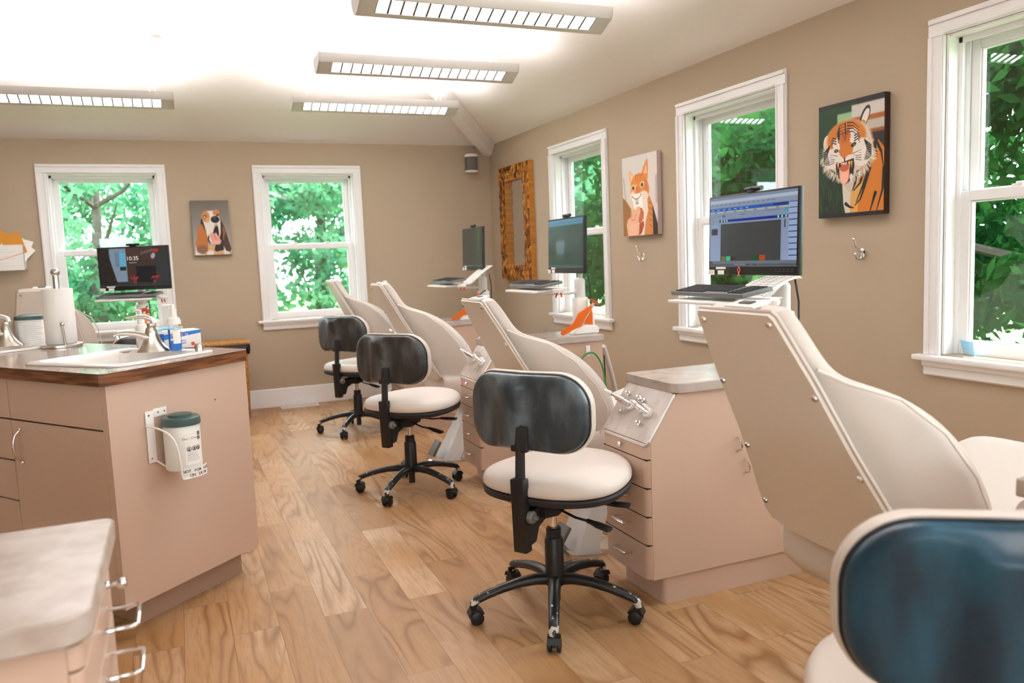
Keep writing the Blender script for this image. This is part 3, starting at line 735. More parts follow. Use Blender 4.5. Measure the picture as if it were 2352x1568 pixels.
# ================================================================== PATIENT CHAIRS (local +x towards the foot end, origin on the floor under the head end)
def make_pchair():
    t = empty('patient_chair', (0, 0, 0), 0, 'x', 'dental chair', 'reclined cream patient chairs')
    # (back x, back z, front x, front z, half width)
    S = [(.010, 1.100, .034, 1.112, .118), (.004, 1.096, .050, 1.114, .130), (.012, 1.075, .085, 1.070, .134), (.040, 1.025, .112, 1.022, .146), (.064, .980, .140, .968, .164), (.080, .950, .182, .946, .20),
         (.107, .900, .285, .916, .243), (.160, .800, .405, .846, .268), (.213, .700, .510, .736, .275), (.258, .615, .568, .622, .275), (.290, .555, .560, .560, .268), (.312, .515, .505, .500, .252), (.325, .495, .445, .475, .23)]
    R = []
    for xb, zb, xf, zf, hw in S:
        n = 28; ring = []
        for k in range(n):
            a = 2*PI*k/n; c, s_ = math.cos(a), math.sin(a); e = 2/3.6
            u = .5+.5*math.copysign(abs(c)**e, c); v = math.copysign(abs(s_)**e, s_)
            v *= 1-.30*(1-u)*(1 if hw > .19 else .2)
            ring.append(Vector((xb+(xf-xb)*u, v*hw, zb+(zf-zb)*u)))
        R.append(ring)
    B().rings(R).build('back_cushion', 'cream_vinyl', t, smooth=60, sub=2)
    # piping along the cushion sides
    for s in (-1, 1):
        P = []
        for xb, zb, xf, zf, hw in S[4:-1]:
            u = .22 if (xb, zb) == S[4][:2] else .70 if hw > .22 else .5
            P.append((xb+(xf-xb)*u, s*(hw*.968), zb+(zf-zb)*u))
        B().tube(P, .0035, 6).build('piping', 'cream_vinyl_shell', t)
    # rigid back shell
    nrm = Vector((-.883, 0, -.47)); 
    def bp(z, y, off): x = (1.10-z)*.533+.002; return Vector((x, y, z))+nrm*off
    out = [(1.104, .120), (1.095, .130), (.95, .163), (.80, .185), (.68, .212), (.60, .236), (.545, .245), (.520, .235), (.500, .17), (.492, .08), (.490, 0)]
    poly = [(z, y) for z, y in out]+[(z, -y) for z, y in out[::-1][1:]]
    B().rings([[bp(z, y*.97, .003) for z, y in poly], [bp(z, y, .006) for z, y in poly], [bp(z, y, .014) for z, y in poly], [bp(z, y*.985, .018) for z, y in poly]]).build('back_shell', 'cream_vinyl_shell', t, smooth=30)
    ed = [bp(z, y*1.01, .006) for z, y in poly]
    B().tube(ed, .0055, 6, closed=True).build('shell_trim', 'cream_vinyl', t)
    for z, y in ((1.083, .112), (.925, .152), (.745, .182), (.575, .222)):
        for s in (-1, 1):
            b = B(); p = bp(z, y*s, .018); b.cyl(p, p+nrm*.004, .0085, .0065, 14); b.build('bolt', 'chrome', t)
    # switch plate on the head end
    B().rbox((.030, 0, 1.112), (.050, .10, .006), (0, -.22, 0), .002).build('switch_plate', 'white_plastic', t)
    B().rbox((.030, 0, 1.1155), (.018, .040, .005), (0, -.22, 0), .001).build('rocker_switch', 'black_plastic', t)
    # seat body rising to the leg rest
    Q = [(.335, .508, .43, .19), (.325, .520, .40, .235), (.345, .528, .365, .25), (.42, .530, .330, .255), (.55, .535, .325, .255), (.70, .575, .38, .253), (.88, .622, .46, .25), (1.02, .655, .52, .245), (1.065, .655, .55, .235), (1.075, .640, .57, .22)]
    R = []
    for x, zt, zb, hw in Q:
        ring = []
        for k in range(28):
            a = 2*PI*k/28; c, s_ = math.cos(a), math.sin(a); e = 2/4.5
            ring.append(Vector((x, math.copysign(abs(c)**e, c)*hw, (zt+zb)/2+math.copysign(abs(s_)**e, s_)*(zt-zb)/2)))
        R.append(ring)
    B().rings(R).build('seat', 'cream_vinyl', t, smooth=60, sub=1)
    # small lumbar roll
    B().rbox((.462, 0, .525), (.085, .46, .10), (0, .5, 0), .035, 4).build('lumbar_roll', 'cream_vinyl', t, smooth=60, sub=1)
    # lift column and floor plate with pedal
    R = []
    for f_, w, dp in ((0, .062, .085), (.15, .058, .080), (1, .045, .055)):
        c = Vector((.335, -.235, .012)).lerp(Vector((.60, -.04, .37)), f_)
        R.append([c+Vector((i*w, j*dp, 0)) for i, j in ((1, .8), (.8, 1), (-.8, 1), (-1, .8), (-1, -.8), (-.8, -1), (.8, -1), (1, -.8))])
    B().rings(R).build('lift_column', 'light_grey', t, smooth=25)
    B().lathe([(0, 0), (.155, 0), (.155, .008), (.145, .013), (0, .013)], (.36, -.20, 0), 36).build('floor_plate', 'chrome', t)
    B().rbox((.245, -.25, .085), (.018, .09, .10), (0, .55, 0), .004).build('pedal', 'grey_plastic', t)
    return t
pc = make_pchair(); CX = -1.70
def place_pchair(o, x, y, z, label, rz=0, tilt=0): o.location = (x, y, z); o.rotation_euler = (0, tilt, rz); o['label'] = label
place_pchair(pc, CX, -5.785, 0, 'cream patient chair nearest the camera at the right, its bolted back shell fully visible')
c3 = dup(pc); place_pchair(c3, CX, -4.08, 0, 'cream patient chair directly behind the centre stool'); 
c4 = dup(pc); place_pchair(c4, CX, -2.33, 0, 'cream patient chair behind the second of the three stools, nearest the dim corner screen')
c5 = dup(pc); place_pchair(c5, CX+.0, -.66, 0, 'farthest cream patient chair of the right row, its head before the right back window')
c6 = dup(pc); place_pchair(c6, -3.62, -1.55, 0, 'patient chair behind the sink counter at the left, half hidden by the paper towel roll', 1.56)
for o in (c3,): o.scale = (1, 1, .965)
for o in (c6,): o.scale = (1, 1, 1.045)

# ================================================================== DELIVERY CABINETS (local +x away from the aisle, drawers face -x, width along -y)
def bar_handle(b, x, y, z, w, dpt=.030, r=.0040):
    b.tube([(x, y-w/2, z), (x-dpt*.8, y-w/2, z), (x-dpt, y-w/2+.006, z), (x-dpt, y+w/2-.006, z), (x-dpt*.8, y+w/2, z), (x, y+w/2, z)], r, 8); return b
def make_unit(L=.74, Wd=.30):
    t = empty('delivery_cabinet', (0, 0, 0), 0, 'x', 'cabinet', 'laminate delivery cabinets between the chairs'); y0, y1 = -Wd, 0
    prof = [(.004, .10), (L, .10), (L, .748), (.115, .748), (.004, .590)]
    body = B().prism(prof, 'y', y0, y1).build('carcass', 'laminate', t, smooth=0, bevel=.002)
    tk = B().prism(rr2(.055, L-.005, y0+.012, y1-.012, .02), 'z', 0, .10).build('toe_kick', 'laminate', t, smooth=30)
    zs = [.102, .2265, .3275, .428, .5285, .586]
    for i in range(5):
        z0, z1 = zs[i]+.002, zs[i+1]-.002
        ol = rr_front(-.016, .004, y0+.002, y1-.002, .022)
        d = B().prism(ol, 'z', z0, z1).build('drawer', 'laminate', t, smooth=30, bevel=.0015)
        if i < 4: bar_handle(B(), -.016, (y0+y1)/2, (z0+z1)/2+.008, .085).build('handle', 'chrome', d)
        else: B().sph((-.026, (y0+y1)/2+.01, (z0+z1)/2), .009).cyl((-.016, (y0+y1)/2+.01, (z0+z1)/2), (-.026, (y0+y1)/2+.01, (z0+z1)/2), .004).build('handle', 'chrome', d)
        B().box(-.013, .004, y0+.004, y1-.004, z1, z1+.004).build('gap_shadow', 'dark_gap', d, smooth=0)
    # slanted instrument panel
    a = Vector((.115-.008, 0, .748)); c = Vector((.004-.012, 0, .583)); dn = (c-a).normalized(); nr = Vector((-dn.z, 0, dn.x)); nr = nr if nr.x < 0 else -nr
    ln = (c-a).length
    Mx = Matrix(((0, dn.x, nr.x, 0), (1, 0, 0, 0), (0, dn.z, nr.z, 0), (0, 0, 0, 1)))
    def at(u, v, w=0): return a+dn*v+Vector((0, u, 0))+nr*w
    ol = [(u, v) for u, v in rr2(y0-.004, y1+.004, .0, ln+.012, .022)]
    pn = B().rings([[at(u, v, -.006) for u, v in ol], [at(u, v, .006) for u, v in ol]]).build('instrument_panel', 'stone_laminate', t, smooth=30, bevel=.001)
    B().tube([at(y0-.004, .004, .004), at(y0-.004, ln-.01, .004)], .0035, 6).build('panel_edge', 'label_white', pn)
    def fit(u, v, r, l, m, nm, r2=None):
        p = at(u, v, .005); return B().cyl(p, p+nr*l, r, r2 or r, 16).build(nm, m, pn)
    for u, v in ((-.05, .045), (-.13, .05), (-.16, .055), (-.055, .12), (-.205, .14)): fit(u, v, .0075, .008, 'chrome', 'port'), fit(u, v, .004, .020, 'chrome', 'port_pin')
    for u, v, tl in ((-.10, .085, 1), (-.185, .085, 0), (-.222, .095, 0)):
        fit(u, v, .019, .012, 'white_plastic', 'hose_collar')
        p = at(u, v, .015); dr = (nr*.55+Vector((0, .95, .10))).normalized() if tl else (nr+Vector((0, .55, .15))).normalized()
        if tl:
            B().tube([p, p+dr*.026, p+dr*.028, p+dr*.060, p+dr*.064, p+dr*.09], [.011, .011, .013, .012, .007, .0055], 14).build('air_water_syringe', 'chrome', pn)
            B().tube([p+dr*.085, p+dr*.10, p+dr*.12], [.0075, .0085, .005], 12).build('syringe_tip', 'white_plastic', pn)
        else: B().tube([p, p+dr*.028, p+dr*.03, p+dr*.045], [.010, .010, .013, .012], 14).build('suction_valve', 'chrome', pn)
    # worktop
    ol = [(.098, y1+.014), (.098, y0+.012), (.112, y0-.012), (.150, y0-.020), (L, y0-.020), (L, y1+.014)]
    B().prism(ol, 'z', .749, .785).build('worktop', 'stone_laminate', t, smooth=30, bevel=.004)
    for x, z0 in ((.365, .515), (.398, .430)):
        B().tube([(x, y0, z0+.05), (x-.004, y0-.022, z0+.042), (x, y0-.028, z0+.022), (x+.004, y0-.022, z0+.006), (x+.006, y0, z0)], .0035, 8).build('handle', 'chrome', t)
    return t
def rr2(x0, x1, y0, y1, r, n=5):
    cx, cy = (x0+x1)/2, (y0+y1)/2; return [(cx+u, cy+v) for u, v in rrect(x1-x0, y1-y0, r, n)]
def rr_front(x0, x1, y0, y1, r, n=5):
    P = [(x1, y1)]
    for k in range(n+1): a = math.radians(90+90*k/n); P.append((x0+r+r*math.cos(a), y1-r+r*math.sin(a)))
    for k in range(n+1): a = math.radians(180+90*k/n); P.append((x0+r+r*math.cos(a), y0+r+r*math.sin(a)))
    P.append((x1, y0)); return [p if p[0] <= x1 else (x1, p[1]) for p in P]
u3 = make_unit(); u3.location = (-1.398, -4.64, 0); u3['label'] = 'tan laminate cabinet with five drawers, right of the centre stool'
u4 = dup(u3, None, (-1.398, -2.995, 0), label='tan laminate cabinet carrying the orange curing light, behind the centre stool')
u5 = dup(u3, None, (-1.398, -1.36, 0), label='farthest tan laminate cabinet, on the right row near the back corner')
u2 = dup(u3, None, (-1.50, -6.235, 0), label='tan laminate cabinet at the right edge of the photo, behind the navy-backed stool')
u6 = dup(u3, None, (-3.25, -1.20, 0), PI/2, label='laminate cabinet hidden behind the sink counter, under the left screen')

# ================================================================== SCREENS ON POSTS
def scr_chart():
    P = Paint(330, 205, (125, 140, 165)); P.grad((105, 118, 138), (128, 142, 170))
    P.rect(0, .04, 1, .085, (150, 160, 175)); P.rect(0, .085, 1, .14, (118, 130, 150))
    for k in range(14): P.rect(.02+.055*k, .105, .05+.055*k, .113, (60, 65, 80))
    P.rect(0, .155, .91, .20, (20, 70, 150)); P.rect(.75, .155, .91, .20, (15, 45, 110))
    for k in range(7): P.rect(.02+.07*k, .172, .055+.07*k, .182, (150, 185, 220))
    P.rect(0, .20, .91, .225, (150, 152, 140))
    for k in range(7): P.rect(.06+.12*k, .21, .09+.12*k, .219, (50, 50, 45))
    P.rect(.87, .235, .905, .265, (20, 140, 170)); P.rect(.38, .26, .44, .268, (60, 65, 85)); P.rect(.66, .245, .82, .252, (80, 85, 105))
    for k in range(8): P.rect(.02+.022*k, .265, .028+.022*k, .274, (60, 70, 90))
    P.rect(.16, .255, .20, .285, (75, 80, 95))
    P.rect(.12, .325, .905, .36, (8, 25, 120)); P.rect(.12, .325, .22, .36, (15, 60, 80)); P.rect(.78, .325, .905, .36, (15, 60, 80))
    for x in (.145, .18, .21, .80, .84, .88): P.rect(x, .328, x+.012, .357, (190, 200, 205))
    for y in (.30, .335, .37): P.rect(.02, y, .045, y+.006, (60, 66, 85))
    P.rect(.02, .40, .10, .42, (95, 150, 175)); P.rect(.02, .45, .10, .54, (60, 30, 20)); P.rect(.04, .45, .065, .54, (20, 30, 110)); P.rect(.025, .53, .04, .545, (15, 110, 40))
    P.rect(.14, .385, .835, .925, (52, 53, 54))
    for k in range(60): P.rect(.845, .40+.0088*k, .85, .403+.0088*k, (80, 88, 105)); P.rect(.134, .40+.0088*k, .138, .403+.0088*k, (80, 88, 105))
    for x0, x1, y0, c in ((.15, .205, .855, (98, 92, 50)), (.21, .265, .855, (30, 165, 130)), (.27, .325, .865, (58, 30, 18)), (.53, .60, .85, (5, 66, 22)), (.605, .67, .848, (160, 58, 15))): P.rect(x0, y0, x1, .922, c)
    P.rect(.87, .385, .882, .49, (40, 44, 52))
    P.rect(.915, .15, 1, .925, (132, 148, 178))
    for k in range(10): P.rect(.917, .155+.078*k, 1, .167+.078*k, (15, 50, 85))
    P.rect(0, .925, 1, .965, (92, 98, 108)); P.rect(0, .965, 1, 1, (70, 76, 86)); P.rect(0, .93, .035, .962, (110, 20, 12))
    P.rect(.32, .968, .45, .988, (105, 112, 122)); 
    for k in range(8): P.rect(.46+.022*k, .969, .472+.022*k, .989, [(30, 60, 90), (60, 60, 60), (130, 110, 60), (40, 90, 110)][k % 4])
    P.rect(.31, .969, .322, .989, (20, 110, 190)); return P
def scr_xray():
    P = Paint(240, 150, (20, 27, 25)); P.rect(0, 0, 1, .13, (52, 95, 125)); P.rect(0, .03, 1, .05, (80, 125, 150)); P.rect(0, .09, 1, .10, (90, 125, 145)); P.rect(0, .13, 1, .16, (30, 42, 46))
    P.rect(.69, .16, .95, .94, (26, 34, 31)); P.rect(0, .95, 1, 1, (40, 60, 60))
    P.ell(.36, .63, .17, .24, (52, 36, 26), soft=.5); P.ell(.36, .58, .14, .16, (62, 76, 84), soft=.5)
    for k in range(8): x = .25+.032*k; P.line([(x, .46), (x+.006*(3.5-k), .72)], .004, (96, 112, 120)); P.ell(x, .50, .014, .05, (82, 100, 108), soft=.6)
    P.blur(3)
    for a in range(14): P.rect(.36+.24*math.cos(a*.45)-.008, .63+.33*math.sin(a*.45), .36+.24*math.cos(a*.45)+.008, .645+.33*math.sin(a*.45), (35, 78, 45), .8)
    for k in range(10): P.rect(.75, .22+.07*k, .84, .226+.07*k, (62, 68, 66))
    return P
def scr_dim():
    P = Paint(120, 80, (25, 33, 28)); P.rect(.1, .0, .2, 1, (27, 36, 31)); P.rect(.70, .0, .88, 1, (30, 52, 36)); P.rect(.80, 0, .88, .6, (32, 80, 45)); P.rect(.44, .26, .56, .34, (38, 58, 50)); P.rect(0, .93, 1, 1, (34, 44, 38)); return P.blur(3)
def scr_clock():
    P = Paint(240, 136, (46, 42, 42)); P.rect(.16, .02, .40, .9, (110, 126, 140)); P.rect(.30, .13, .39, .55, (84, 150, 175)); P.rect(.24, .12, .30, .50, (96, 112, 126)); P.rect(.40, .0, 1, .95, (56, 42, 38)); P.rect(.40, 0, .83, .28, (62, 46, 42)); P.blur(5)
    P.rect(.53, .50, .82, .93, (22, 24, 26)); P.rect(.83, .1, 1, 1, (44, 48, 48))
    P.poly([(0, 0), (.13, 0), (.17, .35), (.21, .65), (.26, 1), (0, 1)], (26, 22, 20))
    for _ in range(240):
        y = rng.random(); x = rng.random()*(.13+.12*y); P.rect(x, y, x+.006, y+.010, (120, 105, 95) if rng.random() < .5 else (70, 50, 42), .8)
    for k in range(120): x = .42+.58*rng.random(); y = rng.random(); P.rect(x, y, x+.05, y+.006, (70, 54, 48), .5)
    for cx, cy in ((.50, .80), (.79, .80)):
        for _ in range(26): P.ell(cx+rng.normal(0, .03), cy+rng.normal(0, .022), .012, .009, (165, 35, 45), soft=.5)
        P.rect(cx-.025, cy+.06, cx+.025, cy+.17, (90, 50, 45))
    P.rect(.30, .50, .39, .60, (40, 34, 34)); P.ell(.83, .10, .045, .05, (150, 40, 35), soft=.3); P.ell(.79, .24, .03, .08, (150, 140, 145), rot=20, soft=.3)
    for k in range(4): P.line([(.62+.045*k, .20-.02*k), (.625+.045*k, .14-.02*k), (.645+.045*k, .13-.02*k), (.648+.045*k, .17-.02*k)], .003, (140, 125, 120))
    P.rect(0, .96, 1, 1, (38, 40, 40)); return P
def monitor(loc, rz, label, P, beads=False, clock=False, tilt=.03, w=.535, hgt=.327):
    """local: screen faces -x, width along y"""
    t = empty('monitor', loc, rz, label, 'screen', 'flat screens on posts'); t.rotation_euler = (0, tilt, rz)
    B().box(0, .022, -w/2, w/2, -hgt/2, hgt/2, .003).box(.022, .040, -w*.36, w*.36, -hgt*.34, hgt*.34, .006).build('bezel', 'black_plastic', t)
    bz = .008; sb = .036
    picture('display', P, (-.0006, w/2-bz, hgt/2-bz), (0, -1, 0), (0, 0, 1), w-2*bz, hgt-bz-sb, 'screen', t)
    B().box(-.0012, 0, -w/2+.004, w/2-.004, -hgt/2+sb-.002, -hgt/2+sb).build('bezel_line', 'grey_plastic', t, smooth=0)
    B().box(-.0016, 0, w/2-.115, w/2-.052, -hgt/2+.024, -hgt/2+.033).build('bezel_label', 'label_white', t, smooth=0)
    n1 = B().box(-.0018, 0, w/2-.040, w/2+.001, -hgt/2+.000, -hgt/2+.021).build('bezel_note', 'label_white', t, smooth=0)
    n2 = B().box(-.0018, 0, w/2-.105, w/2-.065, -hgt/2+.002, -hgt/2+.019).build('bezel_note', 'label_white', t, smooth=0)
    for y0, wd, mm in ((w/2-.036, .030, 'red_ink'),):
        B().box(-.0022, -.0018, y0-0, y0+wd, -hgt/2+.005, -hgt/2+.006).box(-.0022, -.0018, y0-0, y0+wd*.8, -hgt/2+.010, -hgt/2+.011).box(-.0022, -.0018, y0, y0+wd, -hgt/2+.015, -hgt/2+.016).build('handwriting', mm, n1, smooth=0)
    bt = B()
    for k in range(5): y = -w/2+.03+.022*k; bt.box(-.001, 0, y-.003, y+.003, -hgt/2+.022, -hgt/2+.024).box(-.001, 0, y-.008, y+.008, -hgt/2+.015, -hgt/2+.016)
    bt.build('button_marks', 'grey_plastic', t, smooth=0)
    if beads:
        b = B(); y0 = w*.12
        for k in range(24):
            s_ = k/23; a = s_*2*PI
            yy = y0+.0065*math.sin(a)*1.0; zz = -hgt/2+.021+.0105*math.cos(a)*1.0
            if k in (11, 12): continue
            b.sph((-.003, yy, zz), .0019, 8)
        for s in (-1, 1):
            for q in range(6): b.sph((-.003, y0+s*(-.003+.0018*q), -hgt/2+.010-.0026*q), .0019, 8)
        b.build('ribbon_of_beads', 'pink_beads', t)
    if clock:
        Mx = basis((-.0014, .005, hgt*.22), (0, -1, 0), (0, 0, 1)); text('lettering', '10:35', .042, 'white_ink', t, Mx)
        text('lettering', 'Tuesday, June 25', .0085, 'white_ink', t, basis((-.0014, .005, hgt*.22-.030), (0, -1, 0), (0, 0, 1)))
    wc = B(); wc.tube([(.012, -.048, hgt/2+.013), (.012, .048, hgt/2+.013)], .0095, 12); wc.box(-.004, .026, -.02, .02, hgt/2, hgt/2+.006, .001); wc.cyl((.002, 0, hgt/2+.013), (-.002, 0, hgt/2+.013), .0045)
    wc.build('webcam', 'black_plastic', t)
    B().cyl((.04, 0, 0), (.075, 0, 0), .020).box(.04, .052, -.05, .05, -.05, .05, .003).build('mount_plate', 'light_grey', t)
    return t
def post(loc, rz, label, top=.47, tray_y=-.02, mx=-.02, my=.13, tray_x=-.26):
    """local: post on the worktop at the origin; +x window side. Carries the screen arm and keyboard tray."""
    t = empty('monitor_post', loc, rz, label, 'stand', 'screen posts on the cabinets')
    B().lathe([(0, 0), (.046, 0), (.046, .195), (.044, .203), (0, .203)]).build('post_tube', 'white_plastic', t)
    B().lathe([(0, .203), (.034, .203), (.032, .215), (.032, .30), (.030, .305), (0, .305)]).build('upper_tube', 'light_grey', t)
    a = B()
    for s in (-.012, .012): a.tube([(0, s, .29), (.012, s+.01, .34), (.03, my*.5+s, .38), (.055, my*.8+s, .45), (.055, my+s, .50)], .0085, 8)
    a.rbox((0, 0, .30), (.04, .05, .03), (0, 0, 0), .008); a.build('screen_arm', 'light_grey', t)
    b = B(); ty, tx = tray_y, tray_x
    b.tube([(0, 0, .235), (-.06, ty*.3, .232), (tx+.05, ty, .236)], .011, 10, flat=.8); b.rbox((tx+.03, ty, .250), (.12, .08, .022), (0, 0, 0), .004); b.build('tray_arm', 'light_grey', t)
    # tray: white wing with upturned front
    prof = [(tx-.12, .262), (tx+.10, .272), (tx+.10, .266), (tx-.06, .255), (tx-.12, .250)]
    tr = B().prism(prof, 'y', ty-.185, ty+.205).build('keyboard_tray', 'white_plastic', t, bevel=.004)
    B().lathe([(0, .004), (.030, .004), (.034, .012), (.034, .022), (.030, .024), (0, .024)], (tx+.01, ty-.225, .246), 20).build('mouse_cup', 'white_plastic', t)
    B().tube([(tx+.02, ty-.21, .262), (tx-.0, ty-.22, .225)], .005, 8).tube([(tx+.03, ty-.22, .262), (tx+.03, ty-.23, .225)], .005, 8).build('red_clip', 'red_plastic', t)
    B().tube([(.045, -.02, .33), (.055, -.03, .24), (.05, -.035, .12), (.055, -.03, .03), (.075, -.01, .006)], .004, 8).build('cable', 'black_plastic', t)
    return t
def keyboard(loc, rz, label, tilt=-.15):
    t = empty('keyboard', loc, rz, label, 'keyboard', 'black keyboards on trays'); t.rotation_euler = (0, tilt, rz)
    B().box(-.068, .068, -.215, .215, 0, .016, .004).build('keyboard_base', 'grey_plastic', t)
    k = B()
    for r in range(6):
        for c in range(15 if r < 5 else 9):
            y = .205-.0195*c-(.003*r); x = .056-.020*r
            wd = .0155 if not (r == 5 and c == 4) else .0155
            k.box(x-.015, x, y-.016, y, .016, .0195)
        for c in range(4): y = -.125-.0205*c; x = .056-.020*r; k.box(x-.015, x, y-.0165, y, .016, .0195)
    k.build('keys', 'black_matte', t, smooth=0); return t
def papers(loc, rz, label, n=5, HT=.07):
    t = empty('chart_papers', loc, rz, label, 'papers', 'patient charts leaning behind the keyboards')
    for i in range(n):
        b = B(); w, l = .18, .27; off = i*.004; rot = (i-2)*.02
        R = []
        for k in range(9):
            s_ = k/8; x = .0+.17*s_+.004*i; z = .01+HT*s_**1.4+.030*math.sin(s_*PI)*(.6+.1*i)-.002*i
            R.append([Vector((x, -w/2+rot*s_*.3-off, z)), Vector((x, w/2+rot*s_*.3-off, z)), Vector((x+.0006, w/2+rot*s_*.3-off, z-.0008)), Vector((x+.0006, -w/2+rot*s_*.3-off, z-.0008))])
        sh = b.rings(R).build('sheet', 'paper', t)
    ln = B()
    for k in range(12):
        s0 = .08+.075*k
        def pt(s_, y): return Vector((.17*s_-.0015, y, .01+HT*s_**1.4+.030*math.sin(s_*PI)*.6+.0012))
        if s0 < .95: ln.tube([pt(s0, -.085), pt(s0, .085)], .0008, 4)
    for y in (-.08, -.03, .01, .05): ln.tube([pt(s_, y) for s_ in np.linspace(.05, .97, 7)], .0008, 4)
    ln.build('printed_lines', 'wire_grey', t); return t
G5 = [(-.725, -4.645, 'large screen at the right showing a blue schedule grid, in front of the middle window', scr_chart, True),
      (-.70, -2.95, 'screen with a dark dental scan, before the narrow window near the mirror', scr_xray, False),
      (-.72, -1.38, 'dim dark screen by the back corner, left of the mirror', scr_dim, False)]
PX = -.705
posts = [post((PX, -4.80, .785), 0, 'white post behind the nearest reclined chair, holding the large schedule screen', tray_y=0, my=.15),
         post((PX, -3.13, .785), 0, 'white post beside the orange curing light, holding the dental scan screen', tray_y=0, my=.18),
         post((PX, -1.55, .785), 0, 'white post near the back corner, holding the dim screen', tray_y=0, my=.17)]
for (x, y, lb, fn, bd), nm in zip(G5, range(3)): monitor((x, y, 1.290 if nm < 2 else 1.308), 0 if nm == 0 else -.06, lb, fn(), bd)
keyboard((-.985, -4.785, 1.072), 0, 'black keyboard on the tray just above the nearest reclined chair')
keyboard((-.985, -3.13, 1.072), 0, 'black keyboard on the tray below the dental scan screen')
keyboard((-.985, -1.57, 1.072), 0, 'black keyboard on the tray below the dim screen in the back corner')
papers((-.90, -4.825, 1.045), .0, 'curled printed chart papers behind the nearest keyboard, under the large screen')
papers((-.86, -1.62, 1.05), .0, 'white chart papers sloping up under the dim corner screen', 3, .12)
# left station
ML = math.atan2(-.201, .484)
mon6 = monitor((-3.135, -.585, 1.265), ML+PI/2, 'left screen reading 10:35 over a fireplace photo, before the left back window', scr_clock(), clock=True, tilt=0)
p6 = post((-3.105, -.50, .785), ML+PI/2, 'white post holding the left screen, behind the faucet and soap', tray_y=-.08, my=0, tray_x=-.33)
k6 = keyboard((-3.165, -.845, 1.066), ML+PI/2, 'black keyboard on the tray below the left screen', tilt=-.12)
papers((-3.17, -.74, 1.045), ML+PI/2, 'white papers with coloured tabs between the left screen and its keyboard', 3, .03)
# ================================================================== SINK ISLAND (corner nearest the camera at IL; u along its end, v along its front)
IL = Vector((-3.07, -4.30, 0)); IU = Vector((.47, .44, 0)).normalized(); IV = Vector((-.59, .807, 0)).normalized()
def ip(a, b_, z=0.): return IL+IU*a+IV*b_+Vector((0, 0, z))
def iprism(b, poly, z0, z1): return b.rings([[ip(u, v, z0) for u, v in poly], [ip(u, v, z1) for u, v in poly]])
isl = empty('sink_cabinet', (0, 0, 0), 0, 'tan laminate island cabinet with sinks at the left, canister hung on its end panel', 'cabinet')
EW = .625
carc = iprism(B(), [(0, .02), (EW, 0), (EW, 2.3), (0, 2.3)], .10, .869).build('carcass', 'laminate', isl, smooth=0)
iprism(B(), [(-.0, -.004), (EW, -.004), (EW, .0), (0, .018)], .10, .869).build('end_face', 'laminate', isl, smooth=0)
iprism(B(), [(.075, .055), (EW-.06, .045), (EW-.06, 2.2), (.075, 2.2)], 0, .10).build('toe_kick', 'laminate_edge', isl, smooth=0)
def front(v0, v1, z0, z1, nm, handle=None):
    o = iprism(B(), [(-.018, v0+.0015), (0.0, v0+.0015), (0.0, v1-.0015), (-.018, v1-.0015)], z0+.0015, z1-.0015).build(nm, 'laminate', isl, smooth=0, bevel=.001)
    if handle:
        hv, hz, vert = handle; b = B(); hl = .055
        def hp(s_, o_): return ip(-.018-o_, hv, hz+s_*hl) if vert else ip(-.018-o_, hv+s_*hl, hz)
        b.tube([hp(1.12, .004), hp(1.0, .005), hp(.8, .022), hp(.45, .030), hp(0, .032), hp(-.45, .030), hp(-.8, .022), hp(-1.0, .005), hp(-1.12, .004)], [.007, .005, .0045, .005, .0052, .005, .0045, .005, .007], 10)
        b.sph(hp(1.12, .003), .007).sph(hp(-1.12, .003), .007); b.build('handle', 'chrome', o)
iprism(B(), [(-.006, .02), (0, .02), (0, 2.3), (-.006, 2.3)], .105, .865).build('gap_shadow', 'dark_gap', isl, smooth=0)
iprism(B(), [(-.018, -.004), (0, -.004), (0, .030), (-.018, .030)], .10, .869).build('front_stile', 'laminate', isl, smooth=0)
front(.030, .612, .716, .866, 'drawer_front'); front(.030, .612, .105, .713, 'door', (.552, .62, True))
for a in (.614, 1.16):
    for z0, z1 in ((.716, .866), (.559, .713), (.404, .556), (.105, .401)):
        front(a, a+.54, z0, z1, 'drawer', (a+.27 if z1 < .8 else a+.27, (z0+z1)/2, False) if z1 < .72 else None)
# worktop with timber edge
O = .022
def octo(o, z0, z1, b):
    return iprism(b, [(-o-.018, .02-o), (-.018-o+.02, -o), (EW+o-.03, -o), (EW+o, -o+.03), (EW+o, 2.32), (-o-.018, 2.32)], z0, z1)
wt = tag(octo(O-.004, .874, .9105, B()).build('island_worktop', 'island_laminate', smooth=0, bevel=.001), 'brown wood-grain laminate worktop of the sink island with dark walnut edge', 'worktop')
def edge(b):
    pts = [(-O-.018, 2.32), (-O-.018, .02-O), (-.018-O+.02, -O), (EW+O-.03, -O), (EW+O, -O+.03), (EW+O, 2.32)]
    inn = [(-O-.014, 2.32), (-O-.014, .022-O), (-.018-O+.0215, -O+.004), (EW+O-.032, -O+.004), (EW+O-.004, -O+.032), (EW+O-.004, 2.32)]
    return iprism(b, pts+inn[::-1], .869, .9115)
edge(B()).build('timber_edge', 'walnut', wt, smooth=0, bevel=.0015)
RI = Matrix(((IU.x, IV.x, 0, 0), (IU.y, IV.y, 0, 0), (0, 0, 1, 0), (0, 0, 0, 1)))
ISA = math.atan2(IU.y, IU.x)
def cut(o, cutter):
    m = o.modifiers.new('cut', 'BOOLEAN'); m.object = cutter; m.operation = 'DIFFERENCE'; m.solver = 'EXACT'
    bpy.context.view_layer.update(); dg = bpy.context.evaluated_depsgraph_get()
    me = bpy.data.meshes.new_from_object(o.evaluated_get(dg)); o.modifiers.remove(m); o.data = me
